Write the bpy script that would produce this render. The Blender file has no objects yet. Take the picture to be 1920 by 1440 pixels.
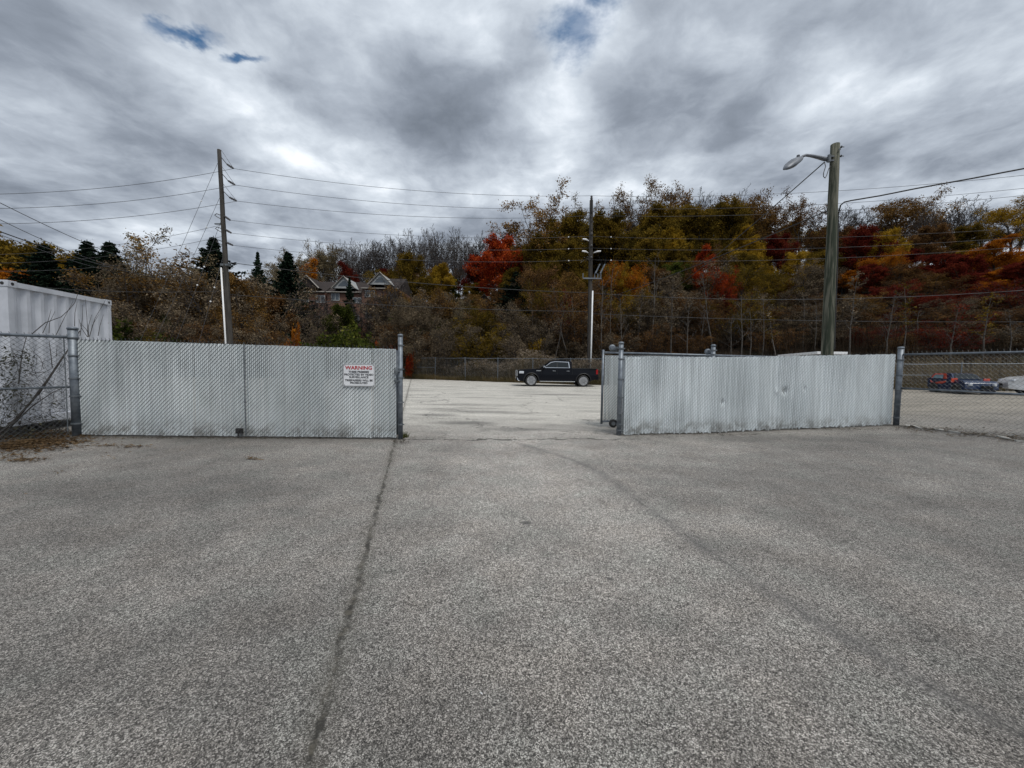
import bpy, math, random
import numpy as np
from mathutils import Vector, Matrix
R = math.radians
C = bpy.context.scene.collection
SC = bpy.context.scene
# ------------------------------------------------------------------ camera
EYE = Vector((0, 0, 1.55)); F = 721.0; PITCH = R(2.94); ROLL = R(0.8)
fw = Vector((0, math.cos(PITCH), -math.sin(PITCH)))
r0 = Vector((1, 0, 0)); u0 = Vector((0, math.sin(PITCH), math.cos(PITCH)))
rt = r0 * math.cos(ROLL) + u0 * math.sin(ROLL)
up = u0 * math.cos(ROLL) - r0 * math.sin(ROLL)
cd = bpy.data.cameras.new("camera"); cam = bpy.data.objects.new("camera", cd); C.objects.link(cam)
cd.sensor_width = 36; cd.lens = 36 * F / 1920; cd.clip_end = 2000; cd.clip_start = 0.05
m = Matrix((rt, up, -fw)).transposed().to_4x4(); m.translation = EYE
cam.matrix_world = m; SC.camera = cam
# ------------------------------------------------------------------ view, sun, sky
vs = SC.view_settings; vs.view_transform = 'Standard'; vs.look = 'None'; vs.exposure = 0.38; vs.gamma = 1
SC.cycles.max_bounces = 6; SC.cycles.diffuse_bounces = 3; SC.cycles.transparent_max_bounces = 8
SUN_EL, SUN_AZ = R(60), R(145)      # azimuth from +Y towards +X
sd = bpy.data.lights.new("sun", 'SUN'); sd.energy = 1.7; sd.angle = R(25); sd.color = (1, .97, .92)
so = bpy.data.objects.new("sun", sd); C.objects.link(so)
sdir = Vector((math.sin(SUN_AZ) * math.cos(SUN_EL), math.cos(SUN_AZ) * math.cos(SUN_EL), math.sin(SUN_EL)))
so.rotation_euler = sdir.to_track_quat('Z', 'Y').to_euler(); so.location = (0, 0, 60)


class NT:
    """small node-tree builder"""
    def __init__(s, tree): s.t = tree; s.n = tree.nodes; s.l = tree.links
    def add(s, typ, **kw):
        n = s.n.new(typ)
        for k, v in kw.items():
            if k == 'inp':
                for a, b in v.items():
                    if isinstance(b, bpy.types.NodeSocket): s.l.new(b, n.inputs[a])
                    else: n.inputs[a].default_value = b
            else: setattr(n, k, v)
        return n
    def math(s, op, a, b=0.0, c=None, clamp=False):
        n = s.add('ShaderNodeMath', operation=op, use_clamp=clamp, inp={0: a, 1: b})
        if c is not None:
            if isinstance(c, bpy.types.NodeSocket): s.l.new(c, n.inputs[2])
            else: n.inputs[2].default_value = c
        return n.outputs[0]
    def vmath(s, op, a, b=(0, 0, 0)):
        n = s.add('ShaderNodeVectorMath', operation=op, inp={0: a, 1: b})
        return n.outputs['Value'] if op in ('LENGTH', 'DISTANCE', 'DOT_PRODUCT') else n.outputs[0]
    def scale(s, a, f):
        n = s.add('ShaderNodeVectorMath', operation='SCALE', inp={0: a}); n.inputs['Scale'].default_value = f
        return n.outputs[0]
    def noise(s, v, sc, det=3, rough=.5, dist=0.0, out='Fac', dims='3D'):
        return s.add('ShaderNodeTexNoise', noise_dimensions=dims, inp={'Vector': v, 'Scale': sc, 'Detail': det, 'Roughness': rough, 'Distortion': dist}).outputs[out]
    def voro(s, v, sc, feat='F1', out='Color', rnd=1.0):
        return s.add('ShaderNodeTexVoronoi', feature=feat, inp={'Vector': v, 'Scale': sc, 'Randomness': rnd}).outputs[out]
    def ramp(s, f, stops, interp='LINEAR'):
        n = s.add('ShaderNodeValToRGB', inp={0: f}); cr = n.color_ramp; cr.interpolation = interp
        while len(cr.elements) < len(stops): cr.elements.new(.5)
        for e, (p, c) in zip(cr.elements, stops):
            e.position = p; e.color = (c, c, c, 1) if isinstance(c, (int, float)) else (*c, 1)
        return n.outputs[0]
    def mr(s, f, a, b, c=0.0, d=1.0, smooth=True):
        return s.add('ShaderNodeMapRange', interpolation_type='SMOOTHSTEP' if smooth else 'LINEAR', inp={0: f, 1: a, 2: b, 3: c, 4: d}).outputs[0]
    def mix(s, f, a, b, mode='MIX'):
        n = s.add('ShaderNodeMix', data_type='RGBA', blend_type=mode)
        for i, v in ((0, f), (6, a), (7, b)):
            if isinstance(v, bpy.types.NodeSocket): s.l.new(v, n.inputs[i])
            else: n.inputs[i].default_value = v if i == 0 else (*v, 1)
        return n.outputs[2]
    def comb(s, x, y, z=0.0): return s.add('ShaderNodeCombineXYZ', inp={0: x, 1: y, 2: z}).outputs[0]
    def sep(s, v): return s.add('ShaderNodeSeparateXYZ', inp={0: v}).outputs


w = bpy.data.worlds.new("World"); SC.world = w; w.use_nodes = True
for n in list(w.node_tree.nodes): w.node_tree.nodes.remove(n)
N = NT(w.node_tree)
sky = N.add('ShaderNodeTexSky', sky_type='NISHITA', sun_disc=False, sun_elevation=SUN_EL, sun_rotation=SUN_AZ)
d = N.add('ShaderNodeTexCoord').outputs['Generated']
dx, dy, dz = N.sep(d)[:3]
CURV = .16
zz = N.math('MAXIMUM', N.math('ADD', dz, CURV), .02)
p = N.comb(N.math('DIVIDE', dx, zz), N.math('DIVIDE', dy, zz))
warp = N.vmath('SUBTRACT', N.noise(p, 1.3, 4, .6, out='Color'), (.5, .5, .5))
pw = N.vmath('ADD', p, N.scale(warp, .26))
# the cloud deck runs away from the viewer: stretch it along +Y
ps = N.vmath('MULTIPLY', pw, (1.0, 1.0, 1))
def fit(a, b):
    n = math.sqrt(a * a + b * b + 1); f = (1 / n) / (1 / n + CURV); return f, a * f, b * f
n1 = N.noise(N.vmath('ADD', ps, (3.1, 7.7, 0)), 1.7, 6, .5)
n2 = N.noise(N.vmath('ADD', ps, (9.1, 2.2, 0)), 5.6, 7, .6, .15)
val = N.math('ADD', N.math('MULTIPLY', n1, .70), N.math('MULTIPLY', n2, .30))
val = N.math('MULTIPLY_ADD', N.math('SUBTRACT', val, .5), 2.6, .52)
# larger cloud masses and breaks: (x, y, radius x, radius y, amount)
BLOBS = [(-.30, 1.62, .34, .46, -.46), (.22, 1.46, .12, .42, .46), (-1.25, 2.1, .5, .3, .16), (.35, 2.4, .35, .4, .16), (-1.10, 1.70, .20, .36, .42), (-1.42, 1.42, .36, .22, .20),
         (-.80, 1.35, .34, .35, -.10), (-2.6, 2.2, .8, .55, -.26), (.62, 1.42, .34, .42, -.24), (1.45, 1.45, .5, .30, .12),
         (-.1, 2.2, .5, .30, .22), (-.3, 3.3, 1.3, .6, -.12), (1.1, 2.5, .7, .5, -.12), (.8, 1.95, .45, .3, .08), (-.62, 1.05, .25, .15, -.12), (-1.9, 1.05, .5, .2, -.20), (-.45, 1.15, .3, .2, .12), (2.2, 2.1, .5, .5, -.1)]
for bx_, by_, rx_, ry_, am in BLOBS:
    f_, bx_, by_ = fit(bx_, by_); rx_ *= f_; ry_ *= f_; am *= .86
    q = N.vmath('MULTIPLY', N.vmath('SUBTRACT', pw, (bx_, by_, 0)), (1 / rx_, 1 / ry_, 0))
    val = N.math('ADD', val, N.mr(N.vmath('LENGTH', q), 0.0, 1.7, am, 0.0))
K = 10.0
cl = N.ramp(val, [(0.0, (.150, .174, .212)), (.25, (.222, .253, .303)), (.5, (.355, .396, .455)), (.75, (.53, .58, .64)), (1.0, (.80, .84, .89))])
clouds = N.scale(cl, K)
hole = None; warp2 = N.vmath('SUBTRACT', N.noise(p, 5.0, 5, .65, out='Color'), (.5, .5, .5))
for bx_, by_, rx_, ry_ in [(.165, 1.215, .055, .055), (.22, 1.10, .045, .05), (-1.02, 1.22, .055, .018), (-.90, 1.29, .04, .014)]:
    f_, bx_, by_ = fit(bx_, by_); rx_ *= f_; ry_ *= f_
    q = N.vmath('MULTIPLY', N.vmath('SUBTRACT', N.vmath('ADD', p, N.scale(warp2, .20)), (bx_, by_, 0)), (1 / rx_, 1 / ry_, 0))
    h = N.mr(N.vmath('LENGTH', q), .2, 2.3, 1, 0)
    hole = h if hole is None else N.math('MAXIMUM', hole, h)
hole = N.math('MULTIPLY', hole, N.mr(n2, .4, .62, 1.0, .75))
blue = N.vmath('ADD', N.vmath('MULTIPLY', sky.outputs[0], (.07, .14, .22)), (.05, .60, 1.45))
colr = N.mix(hole, clouds, blue)
colr = N.mix(N.mr(dz, 0.0, .10, .55, 0), colr, (3.7, 4.05, 4.5))
colr = N.mix(N.mr(dz, -.03, 0.0, 1, 0), colr, (1.6, 1.6, 1.5))
bg = N.add('ShaderNodeBackground', inp={0: colr, 1: .1})
N.l.new(bg.outputs[0], N.add('ShaderNodeOutputWorld').inputs[0])
# ------------------------------------------------------------------ helpers
rnd = random.Random(7)


def smooth(a, b, x):
    t = min(1, max(0, (x - a) / (b - a))); return t * t * (3 - 2 * t)


SL = .02      # the yard rises gently to the right
def fence_d(x, y): return (y - 33.5 + .43 * x) / 1.0885


def H(x, y):
    """height of the ground"""
    base = SL * max(0, min(x, 40) - 5)
    s = max(0, fence_d(x, y) - 1)
    h = .4 * (math.sqrt(s * s + 16) - 4)
    return base + 30 * math.tanh(h / 30)


def ray(px, py): return rt * ((px - 960) / F) + up * ((720 - py) / F) + fw
def P(px, py, t): return EYE + ray(px, py) * t


def G(px, py):
    v = ray(px, py); z = 0.0
    for _ in range(12):
        t = (z - EYE.z) / v.z; q = EYE + v * t; z = SL * max(0, min(q.x, 40) - 5)
    return q


def tag(o, label=None, cat=None, group=None, kind=None):
    if label: o['label'] = label
    if cat: o['category'] = cat
    if group: o['group'] = group
    if kind: o['kind'] = kind
    return o


def thing(name, loc, label, cat, group=None):
    o = bpy.data.objects.new(name, None); o.empty_display_size = .2; C.objects.link(o); o.location = loc
    return tag(o, label, cat, group)


def wloc(o):
    v = Vector((0, 0, 0))
    while o: v = v + o.location; o = o.parent
    return v


class MB:
    def __init__(s): s.v = []; s.f = []
    def quad(s, a, b, c, d):
        i = len(s.v); s.v += [a, b, c, d]; s.f.append((i, i + 1, i + 2, i + 3))
    def poly(s, pts):
        i = len(s.v); s.v += list(pts); s.f.append(tuple(range(i, i + len(pts))))
    def box(s, c, sz, ax=None):
        c = Vector(c); ax = ax or (Vector((1, 0, 0)), Vector((0, 1, 0)), Vector((0, 0, 1)))
        i = len(s.v)
        for k in range(8):
            s.v.append(c + ax[0] * (sz[0] / 2 * (1 if k & 1 else -1)) + ax[1] * (sz[1] / 2 * (1 if k & 2 else -1)) + ax[2] * (sz[2] / 2 * (1 if k & 4 else -1)))
        for q in ((0, 2, 3, 1), (4, 5, 7, 6), (0, 1, 5, 4), (2, 6, 7, 3), (0, 4, 6, 2), (1, 3, 7, 5)): s.f.append(tuple(i + k for k in q))
    def tube(s, pts, r, n=8, cap=True):
        pts = [Vector(q) for q in pts]; m_ = len(pts)
        rs = r if isinstance(r, (list, tuple)) else [r] * m_
        i0 = len(s.v); prev = None
        for k, q in enumerate(pts):
            t = (pts[min(k + 1, m_ - 1)] - pts[max(k - 1, 0)])
            t = t.normalized() if t.length > 1e-9 else Vector((0, 0, 1))
            if prev is None:
                a = Vector((0, 0, 1)) if abs(t.z) < .9 else Vector((1, 0, 0)); u = t.cross(a).normalized()
            else: u = (prev - t * prev.dot(t)).normalized()
            prev = u; v = t.cross(u)
            for j in range(n):
                an = 2 * math.pi * j / n; s.v.append(q + (u * math.cos(an) + v * math.sin(an)) * rs[k])
        for k in range(m_ - 1):
            for j in range(n):
                a = i0 + k * n + j; b = i0 + k * n + (j + 1) % n; s.f.append((a, b, b + n, a + n))
        if cap and n > 2:
            s.f.append(tuple(i0 + j for j in reversed(range(n)))); s.f.append(tuple(i0 + (m_ - 1) * n + j for j in range(n)))
    def lathe(s, c, axis, prof, n=16):
        """prof: (distance along axis, radius)"""
        c = Vector(c); axis = Vector(axis).normalized()
        a = Vector((0, 0, 1)) if abs(axis.z) < .9 else Vector((1, 0, 0)); u = axis.cross(a).normalized(); v = axis.cross(u)
        i0 = len(s.v)
        for h, r in prof:
            for j in range(n):
                an = 2 * math.pi * j / n; s.v.append(c + axis * h + (u * math.cos(an) + v * math.sin(an)) * max(r, 1e-4))
        for k in range(len(prof) - 1):
            for j in range(n):
                a_ = i0 + k * n + j; b_ = i0 + k * n + (j + 1) % n; s.f.append((a_, b_, b_ + n, a_ + n))
        s.f.append(tuple(i0 + j for j in reversed(range(n)))); s.f.append(tuple(i0 + (len(prof) - 1) * n + j for j in range(n)))
    def build(s, name, mat, parent=None, smooth_=False, bevel=0, **tags):
        o_ = wloc(parent) if parent else Vector((0, 0, 0))
        me = bpy.data.meshes.new(name); me.from_pydata([(q[0] - o_.x, q[1] - o_.y, q[2] - o_.z) for q in s.v], [], s.f); me.materials.append(mat)
        if smooth_: me.polygons.foreach_set('use_smooth', [True] * len(me.polygons))
        o = bpy.data.objects.new(name, me); C.objects.link(o)
        if parent: o.parent = parent
        if bevel:
            b = o.modifiers.new('b', 'BEVEL'); b.width = bevel; b.segments = 2; b.limit_method = 'ANGLE'; b.angle_limit = R(35)
        return tag(o, **tags) if tags else o


def principled(name, base, rough=.7, metal=0.0, **kw):
    mt = bpy.data.materials.new(name); mt.use_nodes = True; t = NT(mt.node_tree)
    b = mt.node_tree.nodes['Principled BSDF']
    b.inputs['Base Color'].default_value = (*base, 1); b.inputs['Roughness'].default_value = rough; b.inputs['Metallic'].default_value = metal
    for k, v in kw.items(): b.inputs[k].default_value = v
    return mt, t, b


def noisy(name, c1, c2, scale=4, rough=.7, metal=0.0, stretch=(1, 1, 1), det=4, island=0.0, bump=0.0, lo=.35, hi=.65, rust=0.0, **kw):
    mt, t, b = principled(name, c1, rough, metal, **kw)
    co = t.vmath('MULTIPLY', t.add('ShaderNodeTexCoord').outputs['Object'], stretch)
    n = t.noise(co, scale, det, .6)
    c = t.mix(t.mr(n, lo, hi), c1, c2)
    if rust: c = t.mix(t.mr(t.noise(co, scale * 2.7, 5, .7), .62, .75, 0, rust), c, (.14, .07, .04))
    if island:
        r = t.add('ShaderNodeNewGeometry').outputs['Random Per Island']
        c = t.mix(1.0, c, t.ramp(r, [(0, 1 - island), (1, 1 + 0 * island)]), 'MULTIPLY')
    t.l.new(c, b.inputs['Base Color'])
    if bump:
        bn = t.add('ShaderNodeBump', inp={'Strength': bump, 'Distance': .02, 'Height': n}); t.l.new(bn.outputs[0], b.inputs['Normal'])
    return mt


M = {}
M['galv'] = noisy('galvanised steel', (.13, .15, .175), (.21, .235, .26), 9, .5, .45, rust=.5)
M['galvd'] = noisy('weathered galvanised wire', (.10, .115, .125), (.17, .185, .20), 5, .6, .3)
M['wired'] = noisy('dark weathered wire', (.035, .04, .045), (.07, .08, .085), 5, .7)
M['wirel'] = noisy('chain-link wire', (.16, .17, .17), (.26, .26, .25), 5, .6, .3)
def grimy(mt, am, sk=.3):
    t = NT(mt.node_tree); b = mt.node_tree.nodes['Principled BSDF']; src = b.inputs['Base Color'].links[0].from_socket
    co = t.add('ShaderNodeTexCoord').outputs['Object']
    a = t.noise(t.vmath('MULTIPLY', co, (1, 1, .5)), 1.5, 6, .72); z = t.sep(co)[2]
    c = t.mix(1.0, src, t.ramp(a, [(.34, 1 - am), (.52, 1.0), (.7, 1.06)]), 'MULTIPLY')
    st = t.noise(t.vmath('MULTIPLY', co, (22, 22, 1.1)), 1.0, 3, .7)
    c = t.mix(t.mr(st, .60, .74, 0, sk), c, (.10, .11, .11))
    low = t.math('MULTIPLY', t.mr(z, .05, .45, .75, 0), t.mr(t.noise(co, 3.5, 5, .75), .4, .65))
    c = t.mix(low, c, (.15, .14, .12)); t.l.new(c, b.inputs['Base Color'])
M['slat'] = noisy('grey plastic slat', (.54, .585, .595), (.66, .70, .71), 1.6, .5, island=.17, stretch=(1, 1, .35))
M['slat2'] = noisy('pale grey plastic slat', (.68, .73, .745), (.80, .85, .865), 1.6, .45, island=.20, stretch=(1, 1, .35))
grimy(M['slat'], .17, .3); grimy(M['slat2'], .10, .12)
M['dark'] = noisy('dark rubber', (.015, .015, .016), (.03, .03, .03), 8, .8)
M['wood'] = noisy('weathered grey pole wood', (.024, .021, .018), (.052, .046, .040), 7, .9, stretch=(1, 1, .08), bump=.6)
M['woodg'] = noisy('greenish treated pole wood', (.026, .034, .02), (.145, .14, .104), 10, .9, stretch=(1, 1, .055), bump=1.0, lo=.4, hi=.6)
M['white'] = noisy('white plastic', (.72, .73, .74), (.8, .8, .8), 3, .5)
M['cable'] = noisy('black cable', (.02, .02, .022), (.03, .03, .03), 3, .6)
M['cond'] = noisy('aluminium conductor', (.05, .052, .055), (.08, .08, .085), 3, .5, .3)
M['lampgrey'] = noisy('grey painted aluminium', (.12, .13, .145), (.19, .20, .22), 5, .5, .3)
# ------------------------------------------------------------------ ground
A_gl = G(145, 817); B_gl = G(751, 823); A_gr = G(1160, 816); B_gr = G(1680, 797)


def asphalt():
    mt, t, b = principled('asphalt', (.2, .2, .2), .92)
    co = t.add('ShaderNodeTexCoord').outputs['Object']
    x, y, z = t.sep(co)[:3]
    # aggregate: stones of two sizes in dark binder
    s1 = t.sep(t.voro(co, 195))[0]; s2 = t.sep(t.voro(co, 92))[1]; s3 = t.sep(t.voro(co, 420))[2]
    e = t.voro(co, 195, 'DISTANCE_TO_EDGE', 'Distance')
    agg = t.math('ADD', t.math('MULTIPLY', s1, .55), t.math('ADD', t.math('MULTIPLY', s2, .20), t.math('MULTIPLY', s3, .25)))
    c = t.ramp(agg, [(.16, (.022, .020, .018)), (.38, (.13, .119, .107)), (.58, (.30, .278, .25)), (.84, (.80, .75, .69))])
    c = t.mix(t.mr(e, .0, .10, .55, 0.0), c, (.035, .034, .032))
    mid = t.noise(co, 13, 4, .8); mid2 = t.noise(co, 42, 3, .8)
    g = t.math('ADD', t.math('MULTIPLY', mid, .5), t.math('MULTIPLY', mid2, .5))
    c = t.mix(1.0, c, t.ramp(g, [(.32, .68), (.5, 1.0), (.68, 1.32)]), 'MULTIPLY')
    c = t.mix(1.0, c, t.ramp(t.math('ADD', t.math('MULTIPLY', t.math('ABSOLUTE', t.math('SUBTRACT', x, .4)), .13), t.math('MULTIPLY', t.noise(co, .7, 4, .65), .7)), [(.30, 1.30), (.62, .96), (1.0, .68)]), 'MULTIPLY')  # vignette painted into the asphalt: bright middle, colour darkened towards both sides
    c = t.mix(1.0, c, t.ramp(t.math('DIVIDE', t.math('ADD', y, t.math('MULTIPLY', t.noise(co, 1.3, 4, .6), 2.0)), 8.0), [(.15, .55), (.5, .90), (.9, 1.12)]), 'MULTIPLY')  # painted vignette again: colour darkened towards the camera, lightened farther off
    big = t.noise(co, .32, 4, .6); big2 = t.noise(t.vmath('ADD', co, (40, 3, 0)), 1.4, 3, .6)
    c = t.mix(1.0, c, t.ramp(big, [(.3, .68), (.7, 1.18)]), 'MULTIPLY')
    c = t.mix(1.0, c, t.ramp(big2, [(.3, .78), (.7, 1.14)]), 'MULTIPLY')
    tint = t.noise(t.vmath('ADD', co, (7, 31, 0)), 1.9, 3, .6)
    c = t.mix(1.0, c, t.ramp(tint, [(.36, (.975, 1.005, 1.0)), (.5, (1, 1, 1)), (.64, (1.015, 1.0, .985))]), 'MULTIPLY')
    # the yard behind the gate line is an older, paler and smoother asphalt
    wob = t.math('MULTIPLY', t.math('SUBTRACT', t.noise(co, 1.1, 4, .65), .5), .55)
    yl = t.math('SUBTRACT', t.math('ADD', y, wob), t.math('MULTIPLY', t.math('MAXIMUM', t.math('SUBTRACT', x, 2.6), 0.0), .20))
    back = t.mr(t.math('ADD', yl, t.math('MULTIPLY', t.math('SUBTRACT', t.noise(co, .8, 5, .7), .5), 3.0)), 6.8, 12.0)
    pale = t.ramp(t.math('ADD', t.math('MULTIPLY', s2, .5), t.math('MULTIPLY', t.noise(co, 17, 5, .8), .5)), [(.25, (.24, .226, .198)), (.5, (.45, .427, .38)), (.75, (.70, .67, .61))])
    pst = t.noise(t.vmath('MULTIPLY', co, (.35, 1.5, 1)), .9, 6, .7)
    pale = t.mix(1.0, pale, t.ramp(pst, [(.3, .5), (.48, 1.0), (.7, 1.22)]), 'MULTIPLY')
    pale = t.mix(1.0, pale, t.ramp(t.math('DIVIDE', x, 30.0), [(.22, (1, 1, 1)), (.42, (.56, .53, .49))]), 'MULTIPLY')
    c = t.mix(back, c, pale)
    # darker worn stains: x, y, rx, ry, amount
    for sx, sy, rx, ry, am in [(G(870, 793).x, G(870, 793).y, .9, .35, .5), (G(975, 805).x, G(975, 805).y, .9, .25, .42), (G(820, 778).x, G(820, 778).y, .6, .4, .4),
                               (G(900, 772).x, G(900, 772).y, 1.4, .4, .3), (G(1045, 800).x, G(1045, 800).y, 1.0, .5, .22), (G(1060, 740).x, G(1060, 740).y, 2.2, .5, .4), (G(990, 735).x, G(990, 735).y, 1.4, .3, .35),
                               (G(988, 980).x, G(988, 980).y, .06, .04, .7), (G(1142, 1085).x, G(1142, 1085).y, .025, .02, .8), (-1.6, 2.0, 1.0, .5, .16), (2.6, 5.4, 1.8, .6, .14), (-4.2, 4.6, 1.6, .8, .12),
                               (-5.5, 7.7, 3.4, .5, .30), (5.5, 8.3, 3.2, .4, .3)]:
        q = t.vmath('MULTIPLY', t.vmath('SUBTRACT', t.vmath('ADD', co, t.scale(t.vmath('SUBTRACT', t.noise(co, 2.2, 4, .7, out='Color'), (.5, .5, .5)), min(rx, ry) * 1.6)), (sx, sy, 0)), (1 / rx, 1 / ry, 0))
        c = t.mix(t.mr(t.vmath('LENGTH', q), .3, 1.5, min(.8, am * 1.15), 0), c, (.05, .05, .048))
    # long seam filled with dirt, running out from the gate post
    wv = t.math('MULTIPLY', t.math('SUBTRACT', t.noise(co, 3.5, 5, .75), .5), .16)
    line = t.math('ADD', t.math('ADD', t.math('MULTIPLY', y, .2515), .405), wv)
    ds = t.math('ABSOLUTE', t.math('ADD', x, line))
    wid = t.math('MULTIPLY', t.mr(t.noise(co, 2.6, 5, .7), .3, .75, .2, 1.0), .040)
    seam = t.mr(t.math('DIVIDE', ds, wid), .3, 1.5, .9, 0)
    seam = t.math('MULTIPLY', seam, t.mr(t.noise(co, 5.5, 5, .75), .40, .60, .35, 1.0))
    seam2 = t.mr(ds, .01, .13, .26, 0)
    dirt = t.mix(t.noise(co, 60, 3, .7), (.035, .032, .024), (.13, .115, .088))
    c = t.mix(seam2, c, dirt); c = t.mix(seam, c, t.mix(t.mr(t.noise(co, 12, 3, .6), .45, .62), (.022, .02, .016), dirt))
    # curved smoother strip on the right
    fc = t.add('ShaderNodeFloatCurve', inp={'Value': t.math('DIVIDE', y, 8.0)})
    cu = fc.mapping.curves[0]; pts = [(0.0, 2.9), (.228, 2.09), (.30, 1.86), (.476, 1.57), (.733, 1.16), (.9, .35), (1.0, -.1)]
    while len(cu.points) < len(pts): cu.points.new(.5, .5)
    for q, (a, bb) in zip(cu.points, pts): q.location = (a, (bb + 1) / 5)
    fc.mapping.update()
    xc = t.math('SUBTRACT', t.math('MULTIPLY', fc.outputs[0], 5.0), 1.0)
    dc = t.math('ABSOLUTE', t.math('SUBTRACT', t.math('ADD', x, wv), xc))
    front = t.mr(y, 7.3, 7.8, 1, 0)
    strip = t.math('MULTIPLY', t.math('MULTIPLY', t.mr(dc, .01, .15, .46, 0), t.mr(t.noise(co, 1.9, 4, .7), .35, .6, .4, 1)), front)
    c = t.mix(strip, c, t.mix(t.noise(co, 80, 3, .7), (.05, .05, .05), (.15, .145, .14)))
    fine = t.math('MULTIPLY', t.math('MULTIPLY', t.mr(dc, .004, .016, .45, 0), t.mr(t.noise(co, 4.3, 4, .7), .45, .55)), front)
    c = t.mix(fine, c, (.03, .03, .028))
    # crack along the gate line
    gy = t.math('ADD', t.math('MULTIPLY', x, .085), 7.87)
    dg = t.math('ABSOLUTE', t.math('SUBTRACT', t.math('ADD', y, t.math('MULTIPLY', t.math('SUBTRACT', t.noise(co, 1.6, 6, .7), .5), .75)), gy))
    gm = t.math('MULTIPLY', t.mr(x, -2.5, -2.1), t.mr(x, 2.7, 2.9, 1, 0))
    c = t.mix(t.math('MULTIPLY', t.mr(dg, .012, .05, .85, 0), gm), c, (.03, .028, .022))
    def segdirt(c, a, b, wd, am):
        d_ = Vector((b.x - a.x, b.y - a.y, 0)); L_ = d_.length; d_ /= L_; n_ = Vector((-d_.y, d_.x, 0))
        rel = t.vmath('SUBTRACT', co, (a.x, a.y, 0)); al = t.vmath('DOT_PRODUCT', rel, tuple(d_)); ac = t.math('ABSOLUTE', t.math('ADD', t.vmath('DOT_PRODUCT', rel, tuple(n_)), t.math('MULTIPLY', t.math('SUBTRACT', t.noise(co, 5, 5, .75), .5), wd * 1.6)))
        mk = t.math('MULTIPLY', t.mr(al, -.1, .05), t.mr(al, L_ - .05, L_ + .1, 1, 0))
        c = t.mix(t.math('MULTIPLY', t.mr(ac, wd * .25, wd * 1.1, am, 0), mk), c, (.035, .030, .023))
        return t.mix(t.math('MULTIPLY', t.mr(ac, wd * .5, wd * 4.5, am * .38, 0), mk), c, (.07, .062, .052))
    gp = [A_gr, G(1340, 811.5), G(1441, 807), G(1560, 802), B_gr, G(1920, 826)]
    c = segdirt(c, A_gl, B_gl, .12, .85)
    for a_, b_ in zip(gp, gp[1:]): c = segdirt(c, a_, b_, .10, .8)
    # shrinkage cracks
    cw = t.vmath('ADD', co, t.scale(t.vmath('SUBTRACT', t.noise(co, 1.7, 5, .7, out='Color'), (.5, .5, .5)), .9))
    ce = t.voro(cw, .42, 'DISTANCE_TO_EDGE', 'Distance')
    c = t.mix(t.math('MULTIPLY', t.mr(ce, .002, .009, .8, 0), t.math('MULTIPLY', t.mr(t.noise(co, .5, 2, .5), .42, .54), t.mr(y, 7.0, 9.0, .06, 1))), c, (.03, .03, .027))
    t.l.new(c, b.inputs['Base Color'])
    hgt = t.math('SUBTRACT', t.math('MULTIPLY', agg, .6), t.math('MULTIPLY', seam, .9))
    bn = t.add('ShaderNodeBump', inp={'Strength': .55, 'Distance': .006, 'Height': hgt}); t.l.new(bn.outputs[0], b.inputs['Normal'])
    return mt


def grid(name, xs, ys, zf, mat, keep=None, kind='structure'):
    v = [(x, y, zf(x, y)) for y in ys for x in xs]; n = len(xs)
    f = [(j * n + i, j * n + i + 1, (j + 1) * n + i + 1, (j + 1) * n + i) for j in range(len(ys) - 1) for i in range(n - 1)]
    me = bpy.data.meshes.new(name); me.from_pydata(v, [], f); me.materials.append(mat)
    me.polygons.foreach_set('use_smooth', [True] * len(me.polygons))
    o = bpy.data.objects.new(name, me); C.objects.link(o); o['kind'] = kind
    return o


def soil():
    mt, t, b = principled('leaf-littered soil', (.06, .045, .03), 1.0)
    co = t.add('ShaderNodeTexCoord').outputs['Object']
    a = t.sep(t.voro(co, 14))[0]
    c = t.ramp(a, [(0, (.010, .008, .005)), (.5, (.028, .020, .012)), (.85, (.055, .036, .018)), (1, (.10, .06, .025))])
    c = t.mix(t.mr(t.noise(co, .5, 4, .7), .45, .65, 0, .5), c, (.03, .035, .015))
    t.l.new(c, b.inputs['Base Color']); return mt


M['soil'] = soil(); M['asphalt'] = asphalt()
def nonuni(a, b, dense_a, dense_b, fine, coarse):
    out = []; x = a
    while x < b:
        out.append(x); x += fine if dense_a <= x < dense_b else coarse
    return out + [b]
nz = random.Random(3)
bumps = [(nz.uniform(-90, 120), nz.uniform(35, 150), nz.uniform(6, 15), nz.uniform(-1, 1.2)) for _ in range(50)]
def HT(x, y):
    h = H(x, y); dd = fence_d(x, y)
    if dd > 4:
        for bx_, by_, br, ba in bumps: h += ba * math.exp(-((x - bx_) ** 2 + (y - by_) ** 2) / br ** 2) * min(1, (dd - 4) / 10)
    return h
def HG(x, y):
    h = HT(x, y); dd = fence_d(x, y)
    if dd < -.4: h -= .03
    if math.hypot(x, y) > 250: h = min(h, 30)
    return h
grid('ground', nonuni(-700, 700, -90, 130, 3, 40), nonuni(-300, 900, -12, 150, 3, 40), HG, M['soil'])
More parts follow.
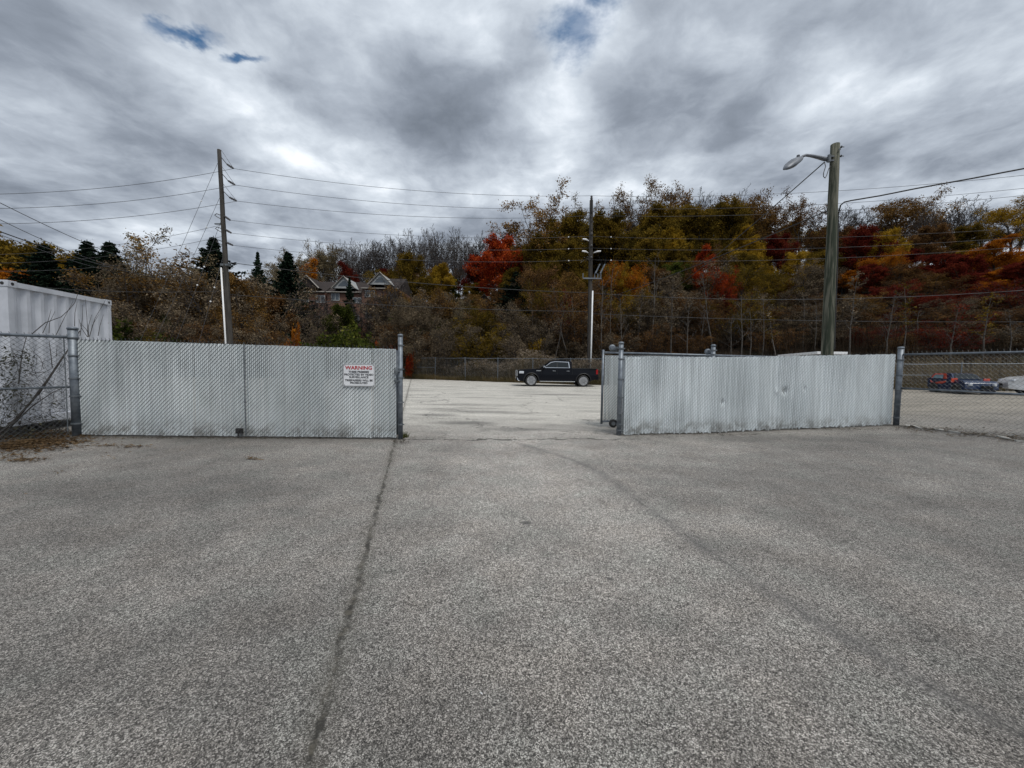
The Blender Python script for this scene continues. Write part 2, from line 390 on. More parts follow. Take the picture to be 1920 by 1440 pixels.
# asphalt sheet, its far edge following the far fence with a ragged line
edge = []
xs_ = [x * .5 for x in range(-130, 100)]
vv = []; ff = []
er = random.Random(5); jit = [er.uniform(-.22, .22) for _ in xs_]
for i, x in enumerate(xs_):
    ye = 33.5 - .43 * x - .75 + jit[i] + .25 * math.sin(x * .7)
    for y in (-30, -5, 3, 8, 14, 20, max(20.1, ye)) if ye > 20 else (-30, -5, 0, 2, 4, 6, max(7, ye)):
        vv.append((x, y, SL * max(0, min(x, 40) - 5)))
for i in range(len(xs_) - 1):
    for j in range(6):
        a = i * 7 + j; ff.append((a, a + 7, a + 8, a + 1))
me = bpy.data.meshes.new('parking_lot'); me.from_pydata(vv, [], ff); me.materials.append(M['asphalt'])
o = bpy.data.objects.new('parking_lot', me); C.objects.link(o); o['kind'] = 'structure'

# ------------------------------------------------------------------ chain-link and slats
def catpath(pts):
    """polyline -> function of arclength returning point (xy) ; linear"""
    L = [0]
    for a, b in zip(pts, pts[1:]): L.append(L[-1] + (Vector(b) - Vector(a)).length)
    def f(s):
        s = max(0, min(L[-1], s))
        for k in range(len(pts) - 1):
            if s <= L[k + 1] + 1e-9:
                u = (s - L[k]) / (L[k + 1] - L[k]); return Vector(pts[k]).lerp(Vector(pts[k + 1]), u)
        return Vector(pts[-1])
    return f, L[-1]


def slatted(parent, pts, ztop, zbot, pitch, width, wr, smat, wmat, seed=1, dents=(), ragged=.03, selvage=True, deep=.010):
    """pts: world (x,y,groundz) polyline.  slats woven in chain-link, seen with every front wire strand crossing them the same way"""
    rr = random.Random(seed); f, L = catpath(pts)
    S = MB(); W = MB(); n = int(L / pitch)
    nrm = Vector((pts[-1][1] - pts[0][1], -(pts[-1][0] - pts[0][0]), 0)).normalized()
    if nrm.y > 0: nrm = -nrm
    tan = Vector((-nrm.y, nrm.x, 0)); tan = tan if tan.x > 0 else -tan
    def wave(s, z):
        o_ = (.03 if ragged > .04 else .012) * math.sin(s * 1.7 + seed) + (.012 * math.sin(s * 5.3 + z) if ragged > .04 else 0) + .010 * math.sin(s * 3.9 + z * 1.3)
        for ds, dz, r, a in dents:
            o_ += a * math.exp(-((s - ds) ** 2 + (z - dz) ** 2) / r ** 2)
        return o_
    def shift(s, z):
        o_ = 0.0
        for ds, dz, r, a in dents:
            o_ += a * .55 * math.copysign(1, s - ds) * math.exp(-((s - ds) ** 2) / (r * .7) ** 2 - ((z - dz) ** 2) / (r * .9) ** 2) * -1
        return o_
    zt_f = (lambda u: ztop[0] + (ztop[1] - ztop[0]) * u) if isinstance(ztop, tuple) else (lambda u: ztop)
    zb_f = (lambda u: zbot[0] + (zbot[1] - zbot[0]) * u) if isinstance(zbot, tuple) else (lambda u: zbot)
    dz = pitch                              # half the diamond height
    for i in range(n):
        s = (i + .5) * pitch; c = f(s); u = s / L
        zt = c.z + zt_f(u) + rr.uniform(-.006, .006) * (ragged / .045); zb = c.z + zb_f(u) + rr.uniform(-ragged, ragged * .6) * (rr.random() ** 1.5)
        wdt = width * rr.uniform(.94, 1.04); sk = rr.uniform(-.002, .002)
        if rr.random() < .03: wdt *= .72
        m_ = int((zt - zb) / (dz)) + 1; cols = (-.5, -.32, 0, .32, .5); dep = (-deep, -.001, .0035, -.001, -deep)
        i0 = len(S.v)
        for k in range(m_ + 1):
            z = min(zb + k * dz, zt); kk = k + i
            wob = (.0022 if kk % 2 else -.0022) + sk * (k - m_ / 2) / m_; bul = .0035 if kk % 2 else -.0015
            for cc, de in zip(cols, dep):
                q = c + tan * (cc * wdt + wob + shift(s, z - c.z)) + nrm * (de + bul + wave(s, z - c.z)); S.v.append(Vector((q.x, q.y, z)))
        for k in range(m_):
            for j in range(4):
                a = i0 + k * 5 + j; S.f.append((a, a + 1, a + 6, a + 5))
        # front wire strands on this slat
        z = c.z + zb_f(u) + .01 + (dz if i % 2 else 0)
        while z + dz < zt + .02:
            a = f(s - pitch / 2); b = f(s + pitch / 2)
            a = a + nrm * (.0055 + wave(s - pitch / 2, z - c.z)) + tan * shift(s - pitch / 2, z - c.z)
            b = b + nrm * (.0055 + wave(s + pitch / 2, z + dz - c.z)) + tan * shift(s + pitch / 2, z - c.z)
            mid_ = (a + b) / 2 + nrm * .006
            W.tube([(a.x, a.y, z), (mid_.x, mid_.y, z + dz / 2), (b.x, b.y, z + dz)], wr, 3, False)
            z += 2 * dz
        if selvage and i % 2 == 0:
            q = c + nrm * .004
            W.tube([(q.x, q.y, zt - .01), (q.x + .006, q.y, zt + .03), (q.x - .004, q.y, zt + .05)], wr * .9, 3, False)
    a = S.build('slats', smat, parent, True); b = W.build('wire_mesh', wmat, parent)
    return a, b


def chainlink(parent, pts, ztop, zbot, p_, wr, mat, name='wire_mesh', spikes=True, sag=.01):
    f, L = catpath(pts); W = MB(); n = int(L / p_)
    nrm = Vector((pts[-1][1] - pts[0][1], -(pts[-1][0] - pts[0][0]), 0)).normalized()
    for i in range(n):
        a = f(i * p_); b = f((i + 1) * p_); q = []
        zt = a.z + ztop; z = a.z + zbot; k = 0
        while z < zt:
            ph = (k + i) % 2; c = a if ph == 0 else b
            o_ = nrm * ((.002 if k % 2 else -.002) + sag * math.sin(i * p_ * 2.1 + k * .13))
            q.append((c.x + o_.x, c.y + o_.y, z)); z += p_; k += 1
        W.tube(q, wr, 3, False)
        if spikes and i % 2 == 0:
            W.tube([(a.x, a.y, zt - p_), (a.x + .008, a.y, zt + .03), (a.x - .006, a.y, zt + .055)], wr * 1.15, 3, False)
    return W.build(name, mat, parent)


def post(parent, base, h, r, name='post', lean=None, bands=(), mat='galv', capn=True):
    b = Vector(base); tp = b + Vector((0, 0, h)) if lean is None else Vector(lean)
    k = MB(); k.tube([b - Vector((0, 0, .05)), tp], r, 16)
    po = k.build(name, M[mat], parent, True)
    if capn:
        ax = (tp - b).normalized(); k = MB(); k.lathe(tp - ax * .03, ax, [(0, r * 1.12), (.035, r * 1.12), (.045, r * .9), (.052, r * .55), (.055, .001)], 16); k.build('cap', M[mat], po if False else parent, True)
    if bands:
        for z in bands:
            c = b.lerp(tp, z / h); k = MB(); k.lathe(c, (tp - b).normalized(), [(-.014, r * 1.1), (-.014, r * 1.16), (.014, r * 1.16), (.014, r * 1.1)], 16)
            k.box(c + Vector((r * 1.3, -.01, 0)), (.03, .02, .022)); k.build('band', M['galvd'], parent)
    return po


# --- left slatted fence (closed leaf) ---
ga = A_gl + Vector((.07, 0, 0)); gb = B_gl + Vector((-.05, 0, 0))
gl = thing('slatted_fence', (A_gl.x, A_gl.y, 0), 'grey slatted chain-link panel left of the gap, carrying the white warning sign', 'fence')
def top_h(px, py, base):
    t = (base - EYE).dot(fw); return P(px, py, t).z - base.z
hL = top_h(155, 637, A_gl); hR = top_h(742, 655, B_gl)
slatted(gl, [ga, ga.lerp(gb, .52), gb], (hL, hR), (.03, .03), .0385, .0365, .0042, M['slat'], M['wired'], 11, ragged=.02)
post(gl, A_gl, top_h(140, 616, A_gl), .074, bands=(.25, .8, 1.15, 1.6, 1.95))
post(gl, B_gl, top_h(752, 629, B_gl), .047, bands=(.3, .75, 1.25, 1.42, 1.9))
k = MB(); k.tube([ga + Vector((.05, .05, .1)), ga + Vector((.05, .05, hL - .03))], .022, 10); k.tube([gb + Vector((-.03, .04, .08)), gb + Vector((-.03, .04, hR - .02))], .024, 10)
mid = ga.lerp(gb, .52); k.tube([mid + Vector((0, .05, .08)), mid + Vector((0, .05, (hL + hR) / 2))], .022, 10)
k.tube([ga + Vector((.05, .05, hL - .05)), mid + Vector((0, .05, (hL + hR) / 2 - .05)), gb + Vector((-.03, .05, hR - .05))], .02, 10); k.tube([ga + Vector((.05, .05, .1)), gb + Vector((-.03, .05, .1))], .02, 10)
k.build('frame', M['galv'], gl, True)
k = MB(); q = mid + Vector((.0, -.035, 0)); k.tube([q + Vector((0, 0, .05)), q + Vector((0, 0, (hL + hR) / 2 + .03))], .009, 8); k.tube([q + Vector((.0, -.004, .7)), q + Vector((.0, -.004, .78))], .016, 8)
k.build('drop_rod', M['galvd'], gl)
k = MB(); q = mid + Vector((-.12, -.05, .14)); k.box(q, (.12, .05, .10)); k.tube([q + Vector((-.05, -.03, -.02)), q + Vector((.05, -.03, .03))], .012, 6); k.tube([q + Vector((0, -.03, .06)), q + Vector((0, -.03, -.1))], .014, 6)
k.build('drop_rod_latch', M['dark'], gl)
k = MB(); q = gb + Vector((.0, -.03, 0))
for z in (1.38, 1.18): k = MB(); k.box(q + Vector((0, -.02, z)), (.12, .05, .025)); k.tube([q + Vector((-.04, -.03, z - .06)), q + Vector((-.04, -.03, z + .06))], .012, 8); k.build('latch', M['galvd'], gl)

# --- warning sign ---
st = (B_gl - EYE).dot(fw); tl_ = P(648, 682.5, st); br_ = P(706, 724, st)
wdir = (gb - ga); wdir.z = 0; wdir.normalize(); nf = Vector((wdir.y, -wdir.x, 0))
sg = (P(677, 703.2, st)); on = ga + wdir * ((sg - ga).dot(wdir)); sc = Vector((on.x, on.y, sg.z)) + nf * .035
SW, SH = .635, .455
sign = thing('warning_sign', sc, 'white warning sign with red heading wired to the grey slats', 'sign')
axs = (wdir, nf, Vector((0, 0, 1)))
k = MB(); k.box(sc, (SW, .006, SH), axs); k.build('board', noisy('white sign face', (.70, .71, .73), (.78, .79, .8), 3, .35), sign, bevel=.002)
k = MB()
for sx, sz, wx, wz in ((0, SH / 2 - .012, SW - .02, .006), (0, -SH / 2 + .012, SW - .02, .006), (SW / 2 - .012, 0, .006, SH - .024), (-SW / 2 + .012, 0, .006, SH - .024)):
    k.box(sc + wdir * sx + Vector((0, 0, sz)) + nf * .0045, (wx, .003, wz), axs)
k.build('border', M['dark'], sign)
for sx in (-1, 1):
    for sz in (-1, 1):
        k = MB(); k.lathe(sc + wdir * (sx * (SW / 2 - .03)) + Vector((0, 0, sz * (SH / 2 - .03))) + nf * .003, nf, [(0, .008), (.004, .007)], 8); k.build('bolt', M['galv'], sign)
def text(body, size, xz, mat, name, extr=.0012, sx=1.0):
    cu = bpy.data.curves.new(name, 'FONT'); cu.body = body; cu.size = size; cu.align_x = 'CENTER'; cu.align_y = 'CENTER'; cu.extrude = extr; cu.offset = size * .028; cu.resolution_u = 3
    tmp = bpy.data.objects.new(name, cu); C.objects.link(tmp)
    dg = bpy.context.evaluated_depsgraph_get(); me = bpy.data.meshes.new_from_object(tmp.evaluated_get(dg)); bpy.data.objects.remove(tmp)
    me.materials.clear(); me.materials.append(mat); me.name = name
    mt = Matrix((wdir, Vector((0, 0, 1)), nf)).transposed()
    for v in me.vertices: v.co = mt @ Vector((v.co.x * sx, v.co.y, v.co.z)) + wdir * xz[0] + Vector((0, 0, xz[1])) + nf * .005
    o = bpy.data.objects.new(name, me); C.objects.link(o); o.parent = sign; return o
red = principled('red sign ink', (.42, .02, .03), .5)[0]; blk = principled('black sign ink', (.02, .02, .025), .5)[0]
text('WARNING', .098, (0, .145), red, 'heading_text', sx=1.12)
for i_, (s_, z_) in enumerate((('THESE PREMISES', .065), ('PROTECTED BY VIDEO', .01), ('SURVEILLANCE', -.042), ('TRESPASSERS WILL BE', -.105), ('PROSECUTED', -.157))):
    text(s_, .054, (0, z_), blk, 'body_text', sx=1.05)

# --- right slatted fence ---
pr = [A_gr + Vector((.07, 0, 0)), G(1340, 811.5), G(1441, 807), G(1560, 802), B_gr + Vector((-.06, 0, 0))]
gr = thing('slatted_fence', (A_gr.x, A_gr.y, A_gr.z), 'pale grey slatted chain-link fence right of the gap, dented with ragged lower edge', 'fence')
hA = top_h(1166, 669, A_gr); hB = top_h(1678, 664, B_gr)
slatted(gr, pr, (hA, hB), (.02, .03), .0445, .0385, .0020, M['slat2'], M['wired'], 23, deep=.022, dents=((4.35, .95, .075, -.06), (4.1, .95, .06, .025), (2.55, .72, .06, -.035), (4.85, 1.0, .04, -.03)), ragged=.06)
post(gr, A_gr + Vector((0, -.0, 0)), top_h(1157, 643, A_gr), .052, bands=(.12, .25, .5, .85, 1.25, 1.7, 1.93))
post(gr, B_gr, top_h(1687, 652, B_gr), .062, bands=(.2, .55, .9, 1.3, 1.7))
p2b = G(1337, 811); p2b = p2b + Vector((.0, .14, 0))
post(gr, p2b, P(1338, 648, (p2b - EYE).dot(fw)).z - p2b.z, .05, bands=(1.85, 1.95))
k = MB(); off = Vector((0, .10, 0))
k.tube([q + off + Vector((0, 0, (hA * (1 - u) + hB * u) - .06)) for q, u in zip(pr, (0, .4, .58, .8, 1))], .02, 8); k.tube([A_gr + Vector((.09, -.0, .05)), A_gr + Vector((.09, 0, hA))], .008, 6)
k.build('top_rail', M['galv'], gr, True)
# faded replacement patches and holes torn in the slats
f_, L_ = catpath(pr)
for s_, z_, w_, h_ in ((5.9, .95, .10, .05), (5.95, 1.2, .05, .03), (6.8, 1.15, .03, .05), (5.2, 1.0, .05, .03)):
    q = f_(s_); k = MB(); k.poly([(q.x - w_ / 2, q.y - .03, q.z + z_), (q.x - w_ / 4, q.y - .035, q.z + z_ - h_), (q.x + w_ / 2, q.y - .03, q.z + z_ + .01), (q.x + w_ / 5, q.y - .034, q.z + z_ + h_ / 2)]); k.build('sticker_scrap', M['white'], gr)

# --- sliding gate leaf parked behind the right fence ---
e0 = G(1128, 801) + Vector((0, .03, 0)); t0 = (e0 - EYE).dot(fw)
e0 = Vector((e0.x, e0.y, 0)); sdir_ = (Vector(pr[1]) - A_gr); sdir_.z = 0; sdir_.normalize(); e1 = e0 + sdir_ * 6.2
e1.z = H(e1.x, e1.y)
sl = thing('sliding_gate', e0, 'open sliding gate leaf parked behind the pale slatted fence, with rubber wheel', 'gate')
zt = P(1131, 656, t0).z
k = MB(); k.tube([e0 + Vector((0, 0, .08)), Vector((e0.x, e0.y, zt))], .03, 10); k.tube([Vector((e0.x + .02, e0.y, zt - .07)), Vector((e1.x, e1.y, zt - .10))], .028, 10)
k.tube([e0 + Vector((0, 0, .14)), e1 + Vector((0, 0, .14))], .026, 10); k.tube([e1 + Vector((0, 0, .1)), Vector((e1.x, e1.y, zt - .1))], .03, 10)
k.build('frame', M['galv'], sl, True)
slatted(sl, [e0 + sdir_ * .05, e1 - sdir_ * .05], zt - .14, .14, .0385, .036, .0042, M['slat'], M['wired'], 31, ragged=.01, selvage=False)
wc = G(1146, 812); wc = Vector((e0.x + .28, e0.y - .06, .105))
k = MB(); k.lathe(wc + Vector((0, -.025, 0)), (0, 1, 0), [(0, .055), (0, .095), (.012, .105), (.04, .105), (.05, .095), (.05, .055)], 20); wh = k.build('wheel', M['dark'], sl, True)
k = MB(); k.lathe(wc + Vector((0, -.03, 0)), (0, 1, 0), [(0, .015), (0, .05), (.06, .05), (.06, .015)], 12); k.box(wc + Vector((.10, .0, .03)), (.12, .05, .05)); k.build('wheel_bracket', M['galvd'], sl)
for bpx, bpy_, bb in ((1148, 652, A_gr), (1327, 659.5, p2b)):
    t_ = (bb - EYE).dot(fw) + .05; c_ = P(bpx, bpy_, t_)
    k = MB(); k.lathe(c_ + Vector((0, -.04, 0)), (0, 1, 0), [(0, .03), (0, .062), (.02, .072), (.06, .072), (.08, .062), (.08, .03)], 18)
    ro = k.build('roller', M['galv'], gr, True)
    k = MB(); k.box(c_ + Vector((.07, .0, .0)), (.12, .05, .05)); k.box(c_ + Vector((.07, 0, -.05)), (.1, .03, .03)); k.build('roller_bracket', M['galvd'], ro and gr)

# --- open chain-link at the far left ---
l0 = G(0, 831); ldir = (l0 - A_gl).normalized(); l1 = A_gl + ldir * 2.6
lf = thing('chain_link_fence', (A_gl.x, A_gl.y, 0), 'bare chain-link fence in front of the white container, no slats', 'fence')
hz = top_h(137, 633, A_gl)
chainlink(lf, [A_gl + ldir * .08, l1], hz, .02, .043, .0036, M['wired'])
k = MB(); k.tube([A_gl + Vector((-.02, -.03, hz)), l1 + Vector((0, -.03, hz))], .028, 12); k.build('top_rail', M['galv'], lf, True)
k = MB(); k.tube([A_gl + Vector((-.02, -.0, .98)), l1 + Vector((0, 0, .98))], .021, 12); k.build('middle_rail', M['galv'], lf, True)
k = MB(); q = A_gl + ldir * .12; k.tube([q + Vector((0, 0, .1)), q + Vector((0, 0, hz))], .01, 6); k.build('tension_bar', M['galvd'], lf)
post(lf, l1, hz + .1, .04)
# --- open chain-link on the right ---
q1 = G(1920, 826); rdir = (q1 - B_gr).normalized(); r1 = B_gr + rdir * 3.2
rf = thing('chain_link_fence', (B_gr.x, B_gr.y, B_gr.z), 'bare chain-link fence at the right edge, with the white car behind it', 'fence')
hz = top_h(1690, 665, B_gr)
B1 = Vector((r1.x, r1.y, H(r1.x, r1.y)))
chainlink(rf, [B_gr + rdir * .06, B1], hz + .02, .04, .045, .0028, M['wirel'])
k = MB(); k.tube([B_gr + Vector((0, -.02, hz)), B1 + Vector((0, -.02, hz))], .023, 12); k.build('top_rail', M['galv'], rf, True)
tm = P(1695, 727.5, (B_gr - EYE).dot(fw)).z - B_gr.z
k = MB(); k.tube([B_gr + Vector((0, 0, tm)), B1 + Vector((0, 0, tm - .02))], .022, 12); k.build('middle_rail', M['galv'], rf, True)
post(rf, B1, hz + .1, .04)

# --- far boundary fence ---
FH = 2.08
pan0 = None
ux = Vector((1, -.43, 0)).normalized(); u_ang = math.atan2(ux.y, ux.x); PL = 3.3
def fpt(s):
    q = Vector((-13.4, 33.5 + .43 * 13.4, 0)) + ux * s; q.z = SL * max(0, min(q.x, 40) - 5); return q
ff_ = thing('chain_link_fence', fpt(0), 'rusty far boundary fence along the weeds behind the black pickup truck', 'fence')
k = MB(); pts = [Vector((0, 0, 0)), Vector((PL, 0, 0))]
dummy = chainlink(None, pts, FH, .05, .05, .0028, M['wirel'], spikes=False, sag=.03); mesh_panel = dummy.data; bpy.data.objects.remove(dummy)
NS = 14
for i in range(NS):
    a = fpt(i * PL); low = i >= 11; hh = (1.55 if low else FH)
    o = bpy.data.objects.new('wire_mesh', mesh_panel); C.objects.link(o); o.parent = ff_
    o.location = a - fpt(0); o.rotation_euler = (0, 0, u_ang); o.scale = (1, 1, hh / FH)
    k = MB(); k.tube([a + Vector((0, 0, -.1)), a + Vector((rnd.uniform(-.04, .04), 0, hh + .06))], .032, 8); k.build('post', M['galv'], ff_)
    b_ = fpt((i + 1) * PL)
    k = MB(); k.tube([a + Vector((0, 0, hh - .02)), a.lerp(b_, .5) + Vector((0, 0, hh - .05)), b_ + Vector((0, 0, hh - .02))], .022, 6); k.build('top_rail', M['galv'], ff_)
    if i in (0, 1, 10, 12):
        k = MB(); k.tube([a + Vector((0, 0, hh * .55)), b_ + Vector((0, 0, hh * .55))], .02, 6); k.build('middle_rail', M['galv'], ff_)

# ------------------------------------------------------------------ shipping container
ca = P(14, 531, 7.36); cb = P(197, 567.5, 9.6); ctop = 3.02
A2 = Vector((ca.x, ca.y, 0)); ed = Vector((cb.x - ca.x, cb.y - ca.y, 0)).normalized(); B2 = A2 + ed * 2.5
sd_ = Vector((-ed.y, ed.x, 0)); sd_ = sd_ if sd_.x < 0 else -sd_   # away to the left
M['cont'] = noisy('white container paint', (.46, .48, .52), (.56, .58, .625), 2.2, .6, rust=.35)
con = thing('shipping_container', A2, 'white corrugated shipping container behind the left chain-link fence', 'container')
zb = .20
def corr(k, a, b, z0, z1, out, pitch=.278, depth=.045):
    d_ = (b - a); L = d_.length; d_ = d_.normalized(); n = round(L / pitch); s = 0; pts = [(0, 0)]
    pr_ = L / n
    for i in range(n):
        x0 = i * pr_; pts += [(x0 + pr_ * .26, 0), (x0 + pr_ * .5, -depth), (x0 + pr_ * .76, -depth), (x0 + pr_, 0)]
    for (s0, o0), (s1, o1) in zip(pts, pts[1:]):
        a0 = a + d_ * s0 + out * o0; a1 = a + d_ * s1 + out * o1
        k.quad((a0.x, a0.y, z0), (a1.x, a1.y, z0), (a1.x, a1.y, z1), (a0.x, a0.y, z1))
LEN = 6.06
outE = -sd_; outS = -ed
k = MB(); corr(k, A2 + ed * .1 - outE * .03, B2 - ed * .1 - outE * .03, zb + .12, ctop - .10, outE); k.build('end_wall', M['cont'], con)
k = MB(); corr(k, A2 + sd_ * .1 - outS * .03, A2 + sd_ * (LEN - .1) - outS * .03, zb + .12, ctop - .08, outS)
corr(k, B2 + sd_ * .1 + outS * .03, B2 + sd_ * (LEN - .1) + outS * .03, zb + .12, ctop - .08, -outS); corr(k, A2 + sd_ * LEN + ed * .1, B2 + sd_ * LEN - ed * .1, zb + .12, ctop - .08, -outE); k.build('side_wall', M['cont'], con)
k = MB(); z_ = Vector((0, 0, 1)); cen = A2 + ed * 1.25 + sd_ * LEN / 2
k.box(cen + z_ * (ctop - .03), (2.38, LEN - .1, .03), (ed, sd_, z_)); k.build('roof', M['cont'], con)
k = MB()
for z, hh in ((ctop - .055, .10), (zb + .07, .14)):
    for e_ in (0, LEN): k.box(A2 + ed * 1.25 + sd_ * (e_ + (.04 if e_ == 0 else -.04)) + z_ * z, (2.3, .06, hh), (ed, sd_, z_))
    for e_ in (0, 2.5): k.box(A2 + ed * (e_ + (.04 if e_ == 0 else -.04)) + sd_ * LEN / 2 + z_ * z, (.06, LEN - .3, hh), (ed, sd_, z_))
for e_ in (.06, 2.44):
    for f2 in (.07, LEN - .07): k.box(A2 + ed * e_ + sd_ * f2 + z_ * (ctop + zb) / 2, (.11, .12, ctop - zb - .2), (ed, sd_, z_))
k.build('frame', M['cont'], con)
for e_ in (.085, 2.415):
    for f2 in (.08, LEN - .08):
        for z in (ctop - .055, zb + .06):
            c_ = A2 + ed * e_ + sd_ * f2 + z_ * z
            k = MB(); k.box(c_, (.18, .17, .125), (ed, sd_, z_)); cc_ = k.build('corner_casting', M['cont'], con, bevel=.008)
            k = MB(); k.lathe(c_ + outE * .075, outE, [(0, .03), (.014, .03)], 12); k.build('casting_hole', M['dark'], cc_)
            k = MB(); k.lathe(c_ + outS * .08, outS, [(0, .03), (.014, .03)], 12); k.build('casting_hole', M['dark'], cc_)
for e_ in (.2, 2.3):
    for f2 in (.2, LEN - .2):
        k = MB(); k.box(A2 + ed * e_ + sd_ * f2 + z_ * .095, (.2, .3, .2), (ed, sd_, z_)); k.build('support_block', M['wood'], con)

# ------------------------------------------------------------------ poles
def pole(base_px, top_px, t, r0_, r1_, name, label, mat, tilt=0):
    a = P(*base_px, t); b = P(*top_px, t); d_ = (b - a) / (b.z - a.z)
    g0 = a + d_ * (0 - a.z); g0 = Vector((g0.x, g0.y, 0)); zb_ = H(g0.x, g0.y)
    root = thing(name, (g0.x, g0.y, zb_), label, 'utility pole' if name == 'utility_pole' else 'lamp pole')
    k = MB(); n = 10; k.tube([g0.lerp(b, i / n) + Vector((rnd.uniform(-.012, .012), 0, 0)) for i in range(n + 1)], [r0_ + (r1_ - r0_) * i / n for i in range(n + 1)], 14)
    k.build('pole', M[mat], root, True)
    return root, g0, b, lambda py: a + d_ * ((P(base_px[0] + (top_px[0] - base_px[0]) * (py - base_px[1]) / (top_px[1] - base_px[1]), py, t)).z - a.z)
TL, TC, TR = 27.0, 31.5, 11.6
lp, lp0, lp1, lat = pole((431, 640), (411, 281), TL, .20, .12, 'utility_pole', 'tall dark leaning utility pole left, above the slatted fence, with guy wires', 'wood')
cp, cp0, cp1, cat = pole((1105, 680), (1109, 376), TC, .20, .14, 'utility_pole', 'grey utility pole behind the pickup truck with white pipe and transformer bracket', 'wood')
rp, rp0, rp1, rat = pole((1551, 662), (1566, 271), TR, .165, .115, 'lamp_pole', 'green-grey wooden pole with curved street lamp behind the right slatted fence', 'woodg')
M['insul'] = noisy('dark insulator', (.03, .028, .028), (.05, .045, .045), 6, .4)
for py0, ex, ey in ((295, 438, 316), (326, 441, 347), (358, 444, 377)):       # upper post insulators
    a = lat(py0) + Vector((.12, 0, 0)); b = P(ex, ey, TL - .6)
    k = MB(); k.tube([a, a.lerp(b, .45) + Vector((0, 0, -.12))], .025, 6); c0 = a.lerp(b, .45) + Vector((0, 0, -.12)); m0 = (b - c0)
    k.tube([c0 + m0 * (j / 8) for j in range(9)], [.035, .07, .05, .08, .05, .08, .05, .07, .03], 8); k.tube([a + Vector((0, 0, .5)), b], .012, 5)
    k.build('insulator', M['insul'], lp)
for py0, ex, ey in ((405, 432, 413), (430, 434, 437), (454, 437, 460)):
    a = lat(py0) + Vector((.1, 0, 0)); b = P(ex, ey, TL - .4)
    k = MB(); k.tube([a.lerp(b, j / 8) for j in range(9)], [.02, .07, .05, .08, .05, .08, .05, .07, .03], 8); c0 = lat(py0 - 1) + Vector((-.12, 0, 0))
    k.tube([c0, c0 + Vector((-.28, -.05, .10)), c0 + Vector((-.42, -.05, 0)), c0 + Vector((-.25, -.05, -.12)), c0 + Vector((0, 0, -.25))], .028, 6); k.build('insulator', M['insul'], lp)
k = MB(); k.box(lat(497), (.55, .3, .14)); k.box(lat(420) + Vector((-.3, 0, 0)), (.6, .08, .08)); k.build('bracket', M['galvd'], lp)
a = lat(503) + Vector((-.23, -.14, 0)); b = Vector((lp0.x - .10, lp0.y - .24, 0)); k = MB(); k.tube([b, a], .055, 10); k.build('conduit', M['white'], lp, True)
# centre pole hardware
a = cat(546) + Vector((.16, -.17, 0)); b = Vector((cp0.x + .05, cp0.y - .24, .0)); k = MB(); k.tube([b, a], .06, 10); k.build('conduit', M['white'], cp, True)
k = MB(); tq = cat(376); k.lathe(tq, (0, 0, 1), [(0, .05), (.05, .12), (.12, .07), (.18, .12), (.25, .07), (.32, .1), (.40, .04)], 10); k.build('top_insulator', M['insul'], cp, True)
k = MB(); k.tube([cat(376) + Vector((0, -.16, 0)), cat(400) + Vector((0, -.17, 0))], .05, 6); k.build('insulator_bracket', M['dark'], cp)
for py in (443, 465, 487):
    c0 = cat(py); k = MB(); k.lathe(c0 + Vector((0, -.14, .1)), (0, -1, 0), [(0, .05), (.05, .12), (.12, .07), (.16, .10), (.2, .03)], 10); k.build('insulator', M['insul'], cp)
for px, py in ((1099, 449), (1098, 471.5), (1120, 471.5)):
    a = P(px, py, TC - .5); k = MB(); dx_ = (1 if px < 1109 else -1)
    k.tube([a + Vector((-.28 * dx_, 0, .03)), a, a + Vector((.25 * dx_, .2, -.05))], [.06, .07, .03], 8); k.build('surge_arrester', M['white'], cp)
k = MB(); q0 = cat(523); k.box(q0 + Vector((.1, -.2, 0)), (1.5, .1, .1)); 
for xx in (-.65, .3, .55, .8): k.tube([q0 + Vector((xx, -.2, 0)), q0 + Vector((xx, -.2, .4))], .035, 6)
k.build('crossarm', M['galv'], cp)
k = MB()
for xx in (.35, .75): k.tube([q0 + Vector((xx, -.25, .4)), q0 + Vector((xx + .35, -.25, 1.15))], [.07, .05], 8)
k.build('fuse_cutout', M['galv'], cp)
k = MB()
for j in range(7): k.box(cat(400 + j * 16) + Vector((.0, -.16, 0)), (.09, .04, .10))
k.build('bolt_plate', M['dark'], cp)
# right pole lamp
k = MB(); aT = TR
arm = [P(1556, 299.5, aT), P(1546, 298, aT), P(1532, 294.5, aT), P(1520, 292, aT - .1), P(1511, 291, aT - .15), P(1505, 293, aT - .2), P(1500, 298, aT - .2)]
k.tube(arm, [.05, .06, .05, .042, .038, .035, .035], 12); k.build('lamp_arm', M['lampgrey'], rp, True)
k = MB(); h0 = P(1501, 297, aT - .2); h1 = P(1472.5, 317.5, aT - .75); ax = (h1 - h0)
prof = [(0, .05), (.08, .095), (.25, .135), (.45, .16), (.7, .145), (.9, .09), (1, .04)]
side = ax.cross(Vector((0, 0, 1))).normalized(); upv = side.cross(ax.normalized())
i0 = 0; n = 14
for u_, r_ in prof:
    for j in range(n):
        an = 2 * math.pi * j / n; hgt = math.sin(an); k.v.append(h0 + ax * u_ + side * (math.cos(an) * r_ * 1.15) + upv * (hgt * r_ * (.8 if hgt > 0 else .42)))
for i in range(len(prof) - 1):
    for j in range(n): a = i * n + j; b = i * n + (j + 1) % n; k.f.append((a, b, b + n, a + n))
k.f.append(tuple(range(n))); k.f.append(tuple((len(prof) - 1) * n + j for j in range(n)))
head = k.build('lamp_head', M['lampgrey'], rp, True)
k = MB(); c0 = h0 + ax * .5 - upv * .05
